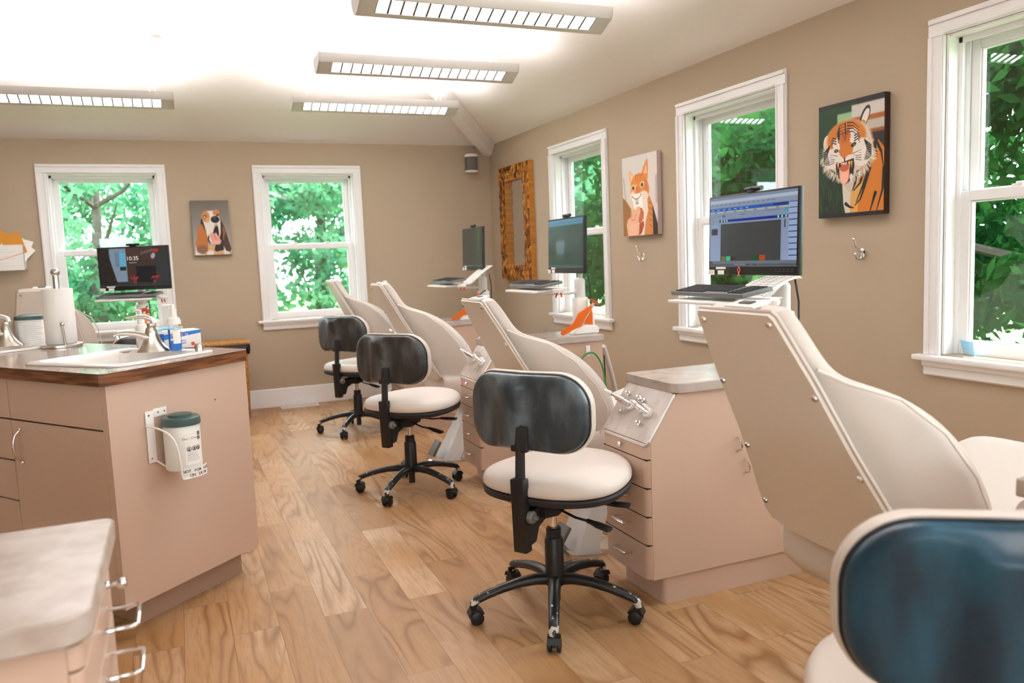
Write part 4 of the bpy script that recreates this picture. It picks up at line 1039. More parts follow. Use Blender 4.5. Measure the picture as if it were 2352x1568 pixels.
def sink(a0, a1, b0, b1, label):
    pos = ip((a0+a1)/2, (b0+b1)/2, .9115); w, l = a1-a0, b1-b0
    c = B().prism(rrect(w-.075, l-.075, .06, 6), 'z', -.20, .05).build('cutter', 'ceramic', None, pos, rotz=ISA, smooth=0)
    for o in (wt, carc): cut(o, c)
    bpy.data.objects.remove(c)
    t = empty('sink', pos, ISA, label, 'sink', 'white drop-in sinks')
    R = []
    for sx, dz in ((-.036, -.002), (0, 0.0), (0, .006), (-.006, .0085), (-.02, .009), (-.034, .0085), (-.040, .003), (-.046, -.02), (-.055, -.10), (-.075, -.14), (-.12, -.155), (-.17, -.16)):
        R.append([Vector((u, v, dz)) for u, v in rrect(w+2*sx, l+2*sx, max(.02, .055+min(0, sx)*.3), 6)])
    B().rings(R, False, True).build('basin', 'ceramic', t, smooth=50)
    B().lathe([(0, -.158), (.028, -.158), (.030, -.1565), (.022, -.155), (0, -.156)]).build('drain', 'chrome', t)
    return t
sink(.055, .53, .075, .59, 'white drop-in sink nearest the end of the island, its faucet facing left')
sink(.035, .50, 1.13, 1.62, 'white drop-in sink at the far left edge of the photo')
def faucet(loc, rz, label):
    """local +x is where the spout points"""
    t = empty('faucet', loc, rz, label, 'faucet', 'brushed nickel single-lever faucets')
    R = []
    for z, x0, x1, hw in ((0, -.068, .062, .030), (.006, -.066, .058, .029), (.02, -.050, .046, .026), (.045, -.032, .036, .023), (.07, -.022, .028, .021), (.088, -.017, .024, .020), (.096, -.014, .021, .017)):
        cx, rx = (x0+x1)/2, (x1-x0)/2; R.append([Vector((cx+rx*math.cos(a), hw*math.sin(a), z)) for a in np.linspace(0, 2*PI, 25)[:-1]])
    B().rings(R).build('body', 'brushed_nickel', t, smooth=60)
    P = [(-.005, 0, .052), (.03, 0, .064), (.06, 0, .074), (.095, 0, .080), (.125, 0, .078), (.140, 0, .072)]
    B().tube(P, [.022, .020, .0165, .0135, .0125, .0115], 16, flat=.75).build('spout', 'brushed_nickel', t, smooth=60)
    B().cyl((.130, 0, .073), (.127, 0, .058), .0105).build('aerator', 'chrome', t)
    B().lathe([(0, .096), (.0175, .096), (.0185, .106), (.018, .112), (0, .112)]).build('collar', 'chrome', t)
    P = [(-.012, 0, .112), (-.004, 0, .128), (.018, 0, .139), (.048, 0, .142), (.075, 0, .138), (.094, 0, .139)]
    B().tube(P, [.020, .019, .0165, .0125, .0085, .0055], 14, flat=.62).build('lever', 'brushed_nickel', t, smooth=60)
    return t
fdir = math.atan2(.22, -1.0)
faucet((-2.945, -3.735, .918), math.radians(176), 'brushed nickel faucet in front of the soap bottle, spout over the nearer sink')
faucet((-3.585, -2.905, .918), math.radians(178), 'brushed nickel faucet cut off by the left edge, before the wipes tub')
# paper towel holder
t = empty('paper_towel_holder', (-3.345, -3.075, .912), 0, 'steel upright holder standing on the island, carrying the paper towel roll', 'paper towel holder')
B().lathe([(0, 0), (.088, 0), (.088, .010), (.084, .013), (0, .013)], seg=40).build('base_plate', 'brushed_nickel', t)
B().cyl((0, 0, .013), (0, 0, .325), .013).sph((0, 0, .338), .0195, 20).build('rod', 'brushed_nickel', t)
B().cyl((.02, -.062, .012), (.015, -.066, .098), .0055).sph((.015, -.066, .104), .010, 14).build('side_arm', 'brushed_nickel', t)
tr = B(); tr.lathe([(.018, 0), (.062, 0), (.0635, .003), (.0635, .247), (.062, .25), (.018, .25), (.018, 0)], seg=40)
tag(tr.build('paper_towel_roll', 'paper_towel', loc=(-3.345, -3.075, .926)), 'white paper towel roll on the steel holder between the two sinks', 'paper towels')
# wipes tub
t = empty('wipes_tub', (-3.50, -2.86, .912), .3, 'white tub with dark green lid behind the leftmost faucet', 'tub')
tub = B().lathe([(0, 0), (.056, 0), (.058, .004), (.058, .118), (.056, .122), (0, .122)]).build('tub_body', 'canister', t)
B().lathe([(0, .122), (.061, .122), (.062, .126), (.061, .138), (.055, .141), (.04, .146), (.03, .147), (0, .147)]).build('lid', 'teal_lid', t)
lb = B()
lb.rings([[Vector((.0588*math.cos(a), .0588*math.sin(a), z)) for z in (.018, .108)] for a in np.linspace(-2.6, .2, 16)], False, False, closed=False)
lb.build('label', 'label_white', tub)
ln = B()
for k in range(9): ln.rings([[Vector((.0592*math.cos(a), .0592*math.sin(a), z)) for z in (.024+.0092*k, .0252+.0092*k)] for a in np.linspace(-2.2, -.6-.3*(k % 3), 10)], False, False, closed=False)
ln.build('printing', 'wire_grey', tub)
# soap bottle on the sink deck
def pump(b, z, r, spout, hgt):
    b.lathe([(0, z), (r, z), (r*1.02, z+.016), (r*.55, z+.026), (r*.45, z+.028), (r*.45, z+.045), (0, z+.045)]); b.cyl((0, 0, z+.04), (0, 0, z+hgt-.008), r*.28); b.cyl((0, 0, z+hgt-.016), (0, 0, z+hgt), r*.42); b.tube([(0, 0, z+hgt-.004), (spout, 0, z+hgt-.004), (spout*1.15, 0, z+hgt-.010)], [.0055, .0045, .004], 8)
t = empty('soap_bottle', (-2.862, -3.775, .918), math.radians(185), 'clear foam soap bottle with white pump and blue label, in front of the glove box', 'soap bottle')
B().lathe([(0, 0), (.023, 0), (.0245, .004), (.0245, .092), (.022, .104), (.016, .110), (0, .110)]).build('bottle', 'clear_plastic', t)
B().lathe([(0, .002), (.022, .002), (.022, .040), (0, .040)]).build('liquid', 'soap_blue', t)
b = B(); b.lathe([(0, .106), (.026, .106), (.0265, .118), (.022, .130), (.012, .136), (0, .136)]); b.cyl((0, 0, .13), (0, 0, .168), .0125); b.cyl((0, 0, .166), (0, 0, .186), .0085); b.tube([(.006, 0, .182), (-0.0, 0, .183), (.034, 0, .183), (.040, 0, .180)], .0045, 8)
b.build('pump', 'white_plastic', t)
b = B(); b.cyl((0, 0, .004), (0, 0, .10), .003, .003, 8).rings([[Vector((.0249*math.cos(a), .0249*math.sin(a), z)) for z in (.030, .082)] for a in np.linspace(1.2, 2.4, 10)], False, False, closed=False)
b.build('dip_tube', 'white_plastic', t)
B().rings([[Vector((.0250*math.cos(a), .0250*math.sin(a), z)) for z in (.012, .085)] for a in np.linspace(-.9, .5, 10)], False, False, closed=False).build('label', 'blue_card', t)
# second pump bottle behind the faucet
t = empty('lotion_bottle', (-2.995, -3.43, .912), math.radians(150), 'white lotion pump bottle with a paper label, behind the nearer faucet', 'bottle')
B().lathe([(0, 0), (.024, 0), (.026, .005), (.026, .085), (.020, .098), (.012, .102), (0, .102)]).build('bottle', 'white_plastic', t)
b = B(); pump(b, .10, .014, .03, .062); b.build('pump', 'white_plastic', t)
B().rings([[Vector((.0264*math.cos(a), .0264*math.sin(a), z)) for z in (.012, .07)] for a in np.linspace(0, 2*PI, 24)], False, False, closed=False).build('label', 'label_white', t)
# glove box
gb = empty('glove_box', (-2.885, -3.58, .912), math.radians(14), 'blue and white box of gloves reading CRITERION, at the right end of the island', 'box')
bw, bd_, bh = .225, .11, .074
body = B().box(-bw/2, bw/2, -bd_/2, bd_/2, 0, bh, .001).build('carton', 'label_white', gb)
def quad(nm, pts, m, par): b = B(); f = b.bm.faces.new([b.bm.verts.new(p) for p in pts]); return b.build(nm, m, par, smooth=0)
y = -bd_/2-.0006
quad('blue_print', [(-bw/2, y, 0.0), (-.012, y, 0), (-.05, y, .018), (-.085, y, .045), (-.105, y, bh-.006), (-bw/2, y, bh-.006)][::1], 'blue_card', gb)
quad('blue_print', [(-bw/2, y, .0), (-.035, y, 0), (-.035, y, bh-.008), (-bw/2, y, bh-.008)], 'blue_card', gb)
mb = mat('light_blue_print', (.02, .22, .68), .4); M['mid_blue'] = mb
quad('blue_band', [(-.035, y, .040), (bw/2, y, .060), (bw/2, y, bh-.001), (-.035, y, .062)], 'mid_blue', gb)
Mf = lambda x, z: basis((x, y-.0012, z), (1, 0, 0), (0, 0, 1))
text('lettering', 'CRITERI  N', .016, 'white_ink', gb, Mf(.022, .0565)); text('lettering', 'O', .016, 'red_ink', gb, Mf(.0405, .0572))
text('lettering', 'CRITERION', .013, 'white_ink', gb, Mf(-.077, .022)); text('lettering', 'A RANGE OF SMART', .0068, 'white_ink', gb, Mf(-.083, .052)); text('lettering', 'JUST RIGHT FOR YOU', .0068, 'white_ink', gb, Mf(-.083, .043))
B().tube([(.01, y, .018), (.05, y, .022), (.05, y, .034), (.02, y, .032), (.01, y, .026)], .0012, 6, closed=True).build('print_outline', 'mid_blue', gb)
quad('orange_dot', [(.078+.008*math.cos(a), y-.0003, .016+.008*math.sin(a)) for a in np.linspace(0, 2*PI, 16)[:-1]], 'red_plastic', gb)
B().tube([(-.05, 0, bh), (-.02, .01, bh+.012), (.01, -.01, bh+.010), (.04, 0, bh+.001)], [.012, .018, .014, .006], 8, flat=.4).build('glove_peeking_out', 'light_blue', gb)
# air gap cap
tag(B().lathe([(0, 0), (.021, 0), (.021, .002), (.0165, .003), (.0165, .034), (.015, .037), (0, .037)]).build('air_gap_cap', 'brushed_nickel', loc=(-2.778, -3.885, .912)), 'short brushed metal cylinder cap near the right tip of the island worktop', 'air gap cap')
# wipes canister hung on the end panel
ez = Vector((0, 0, 1)); en = -IV.copy(); en = (IU.cross(ez)).normalized(); 
if en.dot(Vector((-2.83, -7.2, 0))-IL) < 0: en = -en
def ep(a, o, z): return IL+IU*a+en*(o+.006)+Vector((0, 0, z))
t = empty('canister_bracket', ep(.185, 0, .655), math.atan2(IU.y, IU.x), 'white bracket reading NOT FOR USE ON SKIN screwed to the island end panel', 'bracket')
cn_scale = 1.22
b = B(); b.box(-.062, -.028, -.004, 0, -.082, .100, .001).box(-.028, .030, -.004, 0, .075, .104, .001); b.build('back_plate', 'white_plastic', t)
sc = B()
for x, z in ((-.05, .085), (-.05, -.066), (-.01, .09), (.018, .09)): sc.cyl((x, -.004, z), (x, -.0065, z), .004, .0032, 10)
sc.build('screws', 'chrome', t)
w = B(); cx, cy, R_ = .026, -.072, .064
w.tube(smooth_pts([(-.066, -.008, .050), (-.072, -.03, .052), (-.070, -.075, .045), (-.060, -.112, .022), (-.052, -.130, -.02), (-.048, -.135, -.08), (-.046, -.137, -.125), (-.036, -.140, -.133), (-.015, -.143, -.133)]), .0038, 8)
w.tube([(cx+R_*1.04*math.cos(a), cy+R_*1.04*math.sin(a), -.125) for a in np.linspace(-1.9, 1.2, 12)]+[(.03, -.004, -.125)], .003, 8)
w.tube([(-.03, -.004, -.080), (-.01, -.06, -.120), (.03, -.062, -.120), (.09, -.062, -.120)], .003, 8); w.build('wire_cradle', 'white_plastic', t)
sg = B(); rr = .074; A = np.linspace(-2.38, -1.02, 12)
sg.rings([[Vector((cx+rr*math.cos(a), cy+rr*math.sin(a), z)) for z in (-.137, -.101)]+[Vector((cx+(rr+.0015)*math.cos(a), cy+(rr+.0015)*math.sin(a), z)) for z in (-.101, -.137)] for a in A]); sg.build('sign_strip', 'label_white', t)
def curved(s_, size, z, a0, par, R=rr+.002, m='ink'):
    n = len(s_); da = size*.70/R
    for i, ch in enumerate(s_):
        if ch == ' ': continue
        a = a0+(i-(n-1)/2)*da; n_ = Vector((math.cos(a), math.sin(a), 0)); tx = Vector((-math.sin(a), math.cos(a), 0))
        text('lettering', ch, size, m, par, basis(Vector((cx, cy, z))+n_*R, tx, (0, 0, 1)))
curved('NOT FOR USE', .0140, -.1120, -1.72, t); curved('ON SKIN', .0140, -.1270, -1.66, t)
cn = empty('wipes_canister', ep(.185+cx, -cy, .655-.115), math.atan2(IU.y, IU.x), 'white wipes canister with dark teal lid held in the bracket on the island end', 'canister')
cb_ = B().lathe([(0, 0), (.046, 0), (.050, .004), (.050, .120), (.0485, .124), (.0485, .132), (0, .132)]).build('canister_body', 'canister', cn)
B().lathe([(0, .130), (.0525, .130), (.0535, .134), (.0525, .150), (.049, .1535), (.032, .155), (.032, .160), (.026, .162), (0, .162)]).build('lid', 'teal_lid', cn)
B().rings([[Vector((.0507*math.cos(a), .0507*math.sin(a), z)) for z in (.018, .108)] for a in np.linspace(-2.22, -1.0, 14)], False, False, closed=False).build('label', 'label_white', cb_)
B().rings([[Vector((.0510*math.cos(a), .0510*math.sin(a), z)) for z in (.086, .110)] for a in np.linspace(-1.42, -1.18, 6)], False, False, closed=False).build('logo_block', 'grey_plastic', cb_)
def cur2(s_, size, z, a0, m='ink'):
    n = len(s_); da = size*.62/.051
    for i, ch in enumerate(s_):
        if ch == ' ': continue
        a = a0+(i-(n-1)/2)*da; n_ = Vector((math.cos(a), math.sin(a), 0)); tx = Vector((-math.sin(a), math.cos(a), 0))
        text('lettering', ch, size, m, cb_, basis(n_*.0511+Vector((0, 0, z)), tx, (0, 0, 1)), ext=.0002)
cur2('Sani-Cloth', .0085, .094, -1.83); cur2('PDI', .0060, .097, -1.31, 'white_ink')
ic = B()
for a in (-2.0, -1.70, -1.42):
    n_ = Vector((math.cos(a), math.sin(a), 0)); tx = Vector((-math.sin(a), math.cos(a), 0)); c_ = n_*.0512+Vector((0, 0, .064))
    ic.tube([c_+tx*.0062*math.cos(q)+Vector((0, 0, .0062*math.sin(q))) for q in np.linspace(0, 2*PI, 17)[:-1]], .0007, 5, closed=True)
    ic.sph(c_+Vector((0, 0, .001)), .0022, 8); ic.rbox(c_-Vector((0, 0, .003)), (.004, .004, .002))
for k in range(5):
    for a0, a1 in ((-2.12, -1.3),): ic.rings([[Vector((.0510*math.cos(a), .0510*math.sin(a), z)) for z in (.030+.005*k, .0306+.005*k)] for a in np.linspace(a0, a1-.06*k, 8)], False, False, closed=False)
ic.build('printed_icons', 'ink', cb_); cn.scale = (1.22, 1.22, 1.22)
sc = B(); p = ep(.448, 0, .740); sc.cyl(p-en*.006, p+en*.002, .0045, .0035, 10); tag(sc.build('screw_head', 'chrome'), 'small screw head in the island end panel, right of the canister', 'screw')

# ================================================================== NEAR-LEFT CABINET
t = empty('drawer_cabinet', (0, 0, 0), 0, 'cabinet with chrome drawer handles cut off at the bottom left corner', 'cabinet')
nx, ny0, ny1 = -2.992, -6.040, -5.625
B().box(nx-.70, nx-.016, ny0, ny1, .10, .748).build('carcass', 'laminate', t, smooth=0, bevel=.002)
B().box(nx-.68, nx-.07, ny0+.02, ny1-.02, 0, .10).build('toe_kick', 'laminate_edge', t, smooth=0)
zs = [.10, .27, .42, .545, .625, .705, .743]
for i in range(6):
    ol = [(-u, v) for u, v in rr_front(-.020, 0.0, ny0, ny1, .018)]
    ol = [(nx-.016+u, v) for u, v in ol][::-1]
    dr = B().prism(ol, 'z', zs[i]+.002, zs[i+1]-.002).build('drawer', 'laminate', t, smooth=30, bevel=.0015)
    zc = (zs[i]+zs[i+1])/2
    if i < 5: bar_handle(B(), 0, 0, 0, .095, .052, .004).build('handle', 'chrome', dr, (nx+.004, (ny0+ny1)/2+.055, zc), rotz=PI)
    else: B().sph((nx+.035, (ny0+ny1)/2+.055, zc), .009).sph((nx+.012, (ny0+ny1)/2+.055, zc), .007).cyl((nx, (ny0+ny1)/2+.055, zc), (nx+.035, (ny0+ny1)/2+.055, zc), .004).build('knob', 'chrome', dr)
ol = [(-3.9, -5.605), (-3.9, -6.065)]+[(-3.02+.046*math.cos(a), -6.019+.046*math.sin(a)) for a in np.linspace(-PI/2, 0, 8)]+[(-2.974+.0, -5.62), (-2.985, -5.605)]
B().prism(ol, 'z', .750, .790).build('worktop', 'stone_laminate', t, smooth=30, bevel=.004)

# ================================================================== THINGS ON THE CABINETS
t = empty('curing_light', (-.735, -3.20, .785), 0, 'curing light with orange shield in a white cradle, before the narrow window', 'curing light', 'orange shielded curing lights')
B().prism([(-.075, 0), (.095, 0), (.098, .030), (.080, .045), (.02, .052), (-.035, .034)], 'y', -.032, .032).build('cradle', 'white_plastic', t, rotz=.0, bevel=.008)
p0_, p1_ = Vector((-.030, .0, .03)), Vector((.078, .0, .165)); dd = (p1_-p0_).normalized()
B().tube([p0_, p0_+dd*.03, p0_+dd*.10, p1_, p1_+dd*.02], [.010, .0125, .011, .0085, .006], 14).build('wand', 'light_grey', t)
B().tube([p1_+dd*.02, p1_+dd*.035+Vector((.012, 0, .006)), p1_+dd*.045+Vector((.030, 0, .008))], [.005, .0045, .004], 10).build('light_tip', 'black_plastic', t)
b = B()
def slab(b, pts, y0, y1): return b.prism(pts, 'y', y0, y1)
slab(b, [(-.155, .012), (-.150, .032), (-.075, .068), (-.052, .105), (-.040, .125), (.040, .165), (.052, .150), (.005, .095), (-.025, .045), (-.060, .036), (-.140, .002)], -.045, -.037)
b.build('orange_shield', 'orange_plastic', t, bevel=.003)
slab(B(), [(.020, .05), (.045, .14), (.070, .145), (.072, .04)], .0, .006).build('shield_back', 'orange_plastic', t)
B().lathe([(0, 0), (.016, .001), (.036, .008), (.034, .010), (.015, .0035), (0, .0025)], p1_+dd*.005, 24, dd.to_track_quat('Z', 'Y').to_matrix().to_4x4()).build('round_shield', 'orange_plastic', t)
t5 = dup(t, None, (-.85, -1.625, .785), 0, label='curing light with orange shield lying on the farthest cabinet top')
t6 = dup(t, None, (-3.10, -1.12, .785), 1.2, label='amber curing light behind the soap bottle at the left window')
gl = empty('safety_glasses', (-.93, -3.13, .785), .3, 'clear round plastic lenses standing on the counter left of the curing light', 'goggles')
for s in (0, 1): B().tube([(s*.055, .0+.022*math.cos(a), .024+.022*math.sin(a)) for a in np.linspace(0, 2*PI, 17)[:-1]], .003, 8, closed=True).lathe([(0, .004), (.012, .003), (.021, 0), (.021, .001), (.012, .0045), (0, .0055)], (s*.055, 0, .024), 20, Matrix.Rotation(PI/2, 4, 'Y')).build('lens', 'clear_plastic', gl)
t = empty('notice_card', (-.70, -3.17, .785), -.12, 'upright printed card standing behind the orange curing light', 'card')
B().box(-.035, .06, -.001, .001, 0, .115).build('card', 'paper_pink' if False else 'paper', t, smooth=0)
b = B()
for k in range(7): b.box(-.028, .052-.02*(k % 3), -.0016, -.001, .018+.011*k, .0192+.011*k)
b.build('printed_lines', 'red_ink', t, smooth=0)
# bib cord on its hook, hung on the cabinet side
t = empty('adhesive_hook', (-.762, -3.315, .700), 0, 'small white adhesive hook on the side of the curing light cabinet', 'hook')
B().box(-.013, .013, -.004, 0, -.03, .03, .003).tube([(0, -.004, -.012), (0, -.012, -.018), (0, -.020, -.012), (0, -.022, .0)], .0035, 8).build('hook_body', 'white_plastic', t)
P = [(-.872+.0, -3.338, .46), (-.868, -3.338, .54), (-.845, -3.338, .62), (-.80, -3.338, .675), (-.762, -3.338, .692), (-.725, -3.338, .678), (-.690, -3.338, .62), (-.672, -3.338, .54), (-.662, -3.338, .47)]
bc = empty('bib_cord', (0, 0, 0), 0, 'green rubber bib cord looped over the white hook on the cabinet side', 'cord')
B().tube(smooth_pts(P), .0052, 8).build('cord', 'green_rubber', bc)
B().cyl((-.662, -3.338, .47), (-.660, -3.338, .445), .006).build('clip_end', 'black_plastic', bc)
hs = empty('suction_hoses', (0, 0, 0), 0, 'grey suction hoses hanging down behind the curing light cabinet', 'hose')
for k, (x, m, r) in enumerate(((-.60, 'light_grey', .012), (-.575, 'light_grey', .012))):
    B().tube(smooth_pts([(x+.005, -3.20+k*.06, .70), (x+.04, -3.18+k*.06, .62), (x+.10, -3.16+k*.06, .42), (x+.14, -3.14+k*.06, .2), (x+.15, -3.12+k*.06, .03)]), r, 10).build('hose', m, hs)
B().tube(smooth_pts([(-.635, -3.27, .66), (-.63, -3.27, .5), (-.62, -3.262, .35), (-.63, -3.26, .1)]), .004, 8).build('cable', 'black_plastic', hs)
fp = empty('foot_pedal', (-1.52, -4.47, 0), .4, 'grey and chrome foot control on the floor behind the centre stool', 'foot pedal')
B().lathe([(0, 0), (.075, 0), (.075, .012), (.06, .022), (.03, .045), (0, .05)], seg=28).build('pedal_body', 'light_grey', fp)
B().lathe([(0, .05), (.055, .052), (.055, .058), (0, .062)], seg=28).build('pedal_disc', 'chrome', fp)
B().tube(smooth_pts([(.06, .02, .02), (.12, .06, .012), (.10, .12, .08), (.14, .16, .16)]), .009, 8).build('hose', 'wire_grey', fp)

# ================================================================== WALLS: canvases, mirror, hooks, speaker, holders
def canvas(label, loc, rz, w, h, dpt, P, side_col, nm='canvas_print'):
    """local: front faces -y, x to the right, hung at its centre"""
    t = empty(nm, loc, rz, label, 'picture', 'animal photo canvases')
    mm = mat('canvas_side', side_col, .6); B().box(-w/2, w/2, -dpt, -.004, -h/2, h/2, .0015).build('wrapped_sides', mm, t)
    picture('printed_photo', P, (-w/2+.0004, -dpt-.0006, h/2-.0004), (1, 0, 0), (0, 0, 1), w-.0008, h-.0008, 'picture', t); return t
def pic_tiger():
    P = Paint(190, 264, (20, 55, 22)); P.grad((14, 60, 18), (10, 28, 10))
    P.rect(.30, .10, .52, .24, (150, 185, 140)); P.rect(.52, .05, 1, .16, (205, 198, 190)); P.rect(.52, .16, 1, .20, (170, 90, 30)); P.rect(.55, .20, 1, .28, (190, 180, 170)); P.rect(.6, .28, 1, .31, (150, 80, 30)); P.rect(.7, .31, 1, .40, (30, 20, 16)); P.rect(0, 0, 1, .04, (26, 34, 24)); P.rect(.6, 0, 1, .05, (18, 16, 14))
    P.blur(14)
    for k in range(70):
        x = rng.random()*.45; y = .45+.55*rng.random(); P.line([(x, y), (x+rng.normal(0, .03), y-.10)], .004, (30+int(60*rng.random()), 90+int(50*rng.random()), 30), .5)
    P.ell(.12, .86, .05, .04, (8, 20, 8)); P.blur(3)
    O_, W_, K_ = (205, 118, 22), (228, 218, 208), (22, 14, 10)
    P.poly([(.80, .36), (.92, .38), (1, .45), (1, 1), (.45, 1), (.46, .74), (.60, .55)], (208, 120, 14)); P.poly([(.38, .66), (.66, .56), (.62, .72), (.55, .84), (.62, 1), (.44, 1), (.42, .86)], (205, 190, 172)); P.poly([(.52, .80), (.62, .70), (.72, .72), (.62, .92), (.62, 1), (.50, 1)], (215, 160, 80))
    P.poly([(.38, .70), (.50, .80), (.50, 1), (.44, 1), (.40, .88)], (212, 202, 190))
    for pts in ([(.78, .56), (.74, .68), (.66, .80), (.60, .88)], [(.70, .62), (.66, .72), (.56, .78)], [(.80, .60), (.72, .76), (.66, .86), (.58, .91)], [(.88, .38), (.96, .48), (.99, .60)], [(1, .62), (.98, .80), (.90, .97)], [(.88, .82), (.80, .98)], [(.62, .62), (.58, .72), (.54, .78)], [(.44, .89), (.50, .92), (.56, .93)], [(.86, .40), (.90, .50)]): P.line(pts, .022, K_, taper=True)
    P.ell(.15, .34, .085, .085, K_); P.ell(.145, .335, .068, .072, W_); P.ell(.18, .36, .035, .05, (190, 120, 50)); P.ell(.72, .17, .060, .10, K_, rot=25); P.ell(.725, .175, .044, .080, W_, rot=25); P.ell(.69, .24, .05, .05, (196, 120, 40))
    for k in range(150):     # ruff
        a = .1+rng.random()*2.9; x = .46+.38*math.cos(a); y = .42+.235*math.sin(a); P.line([(x, y), (x+.055*math.cos(a)+rng.normal(0, .02), y+.045*math.sin(a)+.012)], .011, [(222, 212, 200), (196, 180, 164), (170, 150, 130)][k % 3], .9, taper=True)
    P.ell(.46, .40, .385, .235, (214, 196, 176)); P.ell(.44, .32, .30, .155, O_); P.ell(.22, .48, .13, .09, W_); P.ell(.68, .46, .14, .12, W_); P.ell(.30, .36, .07, .055, W_); P.ell(.55, .31, .075, .07, W_, rot=-20); P.poly([(.33, .34), (.50, .31), (.50, .42), (.47, .47), (.37, .47)], (206, 116, 24)); P.ell(.42, .30, .09, .06, (196, 100, 18))
    for y0 in (.20, .225, .25, .275): 
        P.line([(.24+y0*.3, y0+.07), (.34, y0), (.41, y0-.01)], .008, K_, taper=True); P.line([(.46, y0-.01), (.54, y0-.005), (.64, y0+.05)], .008, K_, taper=True)
    P.line([(.425, .19), (.43, .28)], .010, K_)
    for k in range(5): P.line([(.36+.015*k, .27+.016*k), (.42, .275+.016*k), (.48-.012*k, .265+.016*k)], .0035, (90, 40, 12))
    for x, s_ in ((.25, -1), (.60, 1)):
        for k in range(3): P.line([(x-s_*.03, .31+.022*k), (x+s_*.02, .295+.022*k), (x+s_*.05, .33+.024*k)], .008, K_, taper=True)
    P.ell(.285, .415, .034, .015, K_); P.ell(.285, .415, .014, .009, (120, 130, 90)); P.ell(.555, .385, .042, .017, K_, rot=-20); P.ell(.56, .385, .015, .009, (110, 110, 70))
    for s_, cx in ((-1, .20), (1, .70)):
        for k in range(6): P.line([(cx+s_*(.02+.018*k), .36+.01*k), (cx+s_*(.055+.012*k), .44+.012*k), (cx+s_*(.02+.010*k), .53)], .0085, K_, taper=True)
    for s_, cx in ((-1, .30), (1, .55)):
        for k in range(5): P.line([(cx, .46+.012*k), (cx+s_*.12, .44+.022*k)], .0035, (60, 45, 38))
    P.ell(.33, .50, .075, .035, W_); P.ell(.51, .50, .080, .035, W_); P.poly([(.355, .455), (.475, .445), (.44, .485), (.42, .50), (.39, .487)], (200, 110, 60)); P.line([(.415, .49), (.42, .52)], .008, K_)
    P.poly([(.28, .53), (.40, .52), (.56, .50), (.57, .58), (.52, .68), (.44, .72), (.33, .66), (.29, .58)], (40, 14, 10)); P.ell(.52, .60, .04, .07, (30, 12, 8)); P.ell(.30, .56, .018, .045, K_)
    for x, w_, l_ in ((.315, .018, .055), (.49, .020, .065), (.525, .014, .06)): P.poly([(x-w_, .525), (x+w_, .52), (x+.004, .525+l_)], (232, 170, 80))
    for x in (.37, .395, .42, .445): P.rect(x-.011, .525, x+.009, .54, (235, 205, 160))
    P.ell(.415, .625, .078, .095, (240, 168, 140)); P.rect(.337, .565, .493, .63, (240, 165, 136)); P.ell(.415, .575, .07, .03, (190, 90, 60)); P.ell(.415, .66, .06, .05, (246, 180, 152)); P.ell(.52, .66, .025, .03, W_)
    for s_ in (-1, 1):
        for k in range(7): a = .12*k-.35; x0 = .43+s_*.14; P.line([(x0, .47), (x0+s_*.28*math.cos(a), .47-.17*math.sin(a)-.03)], .0022, (240, 235, 225), .85)
    P.rect(0, .97, 1, 1, (12, 10, 8)); return P
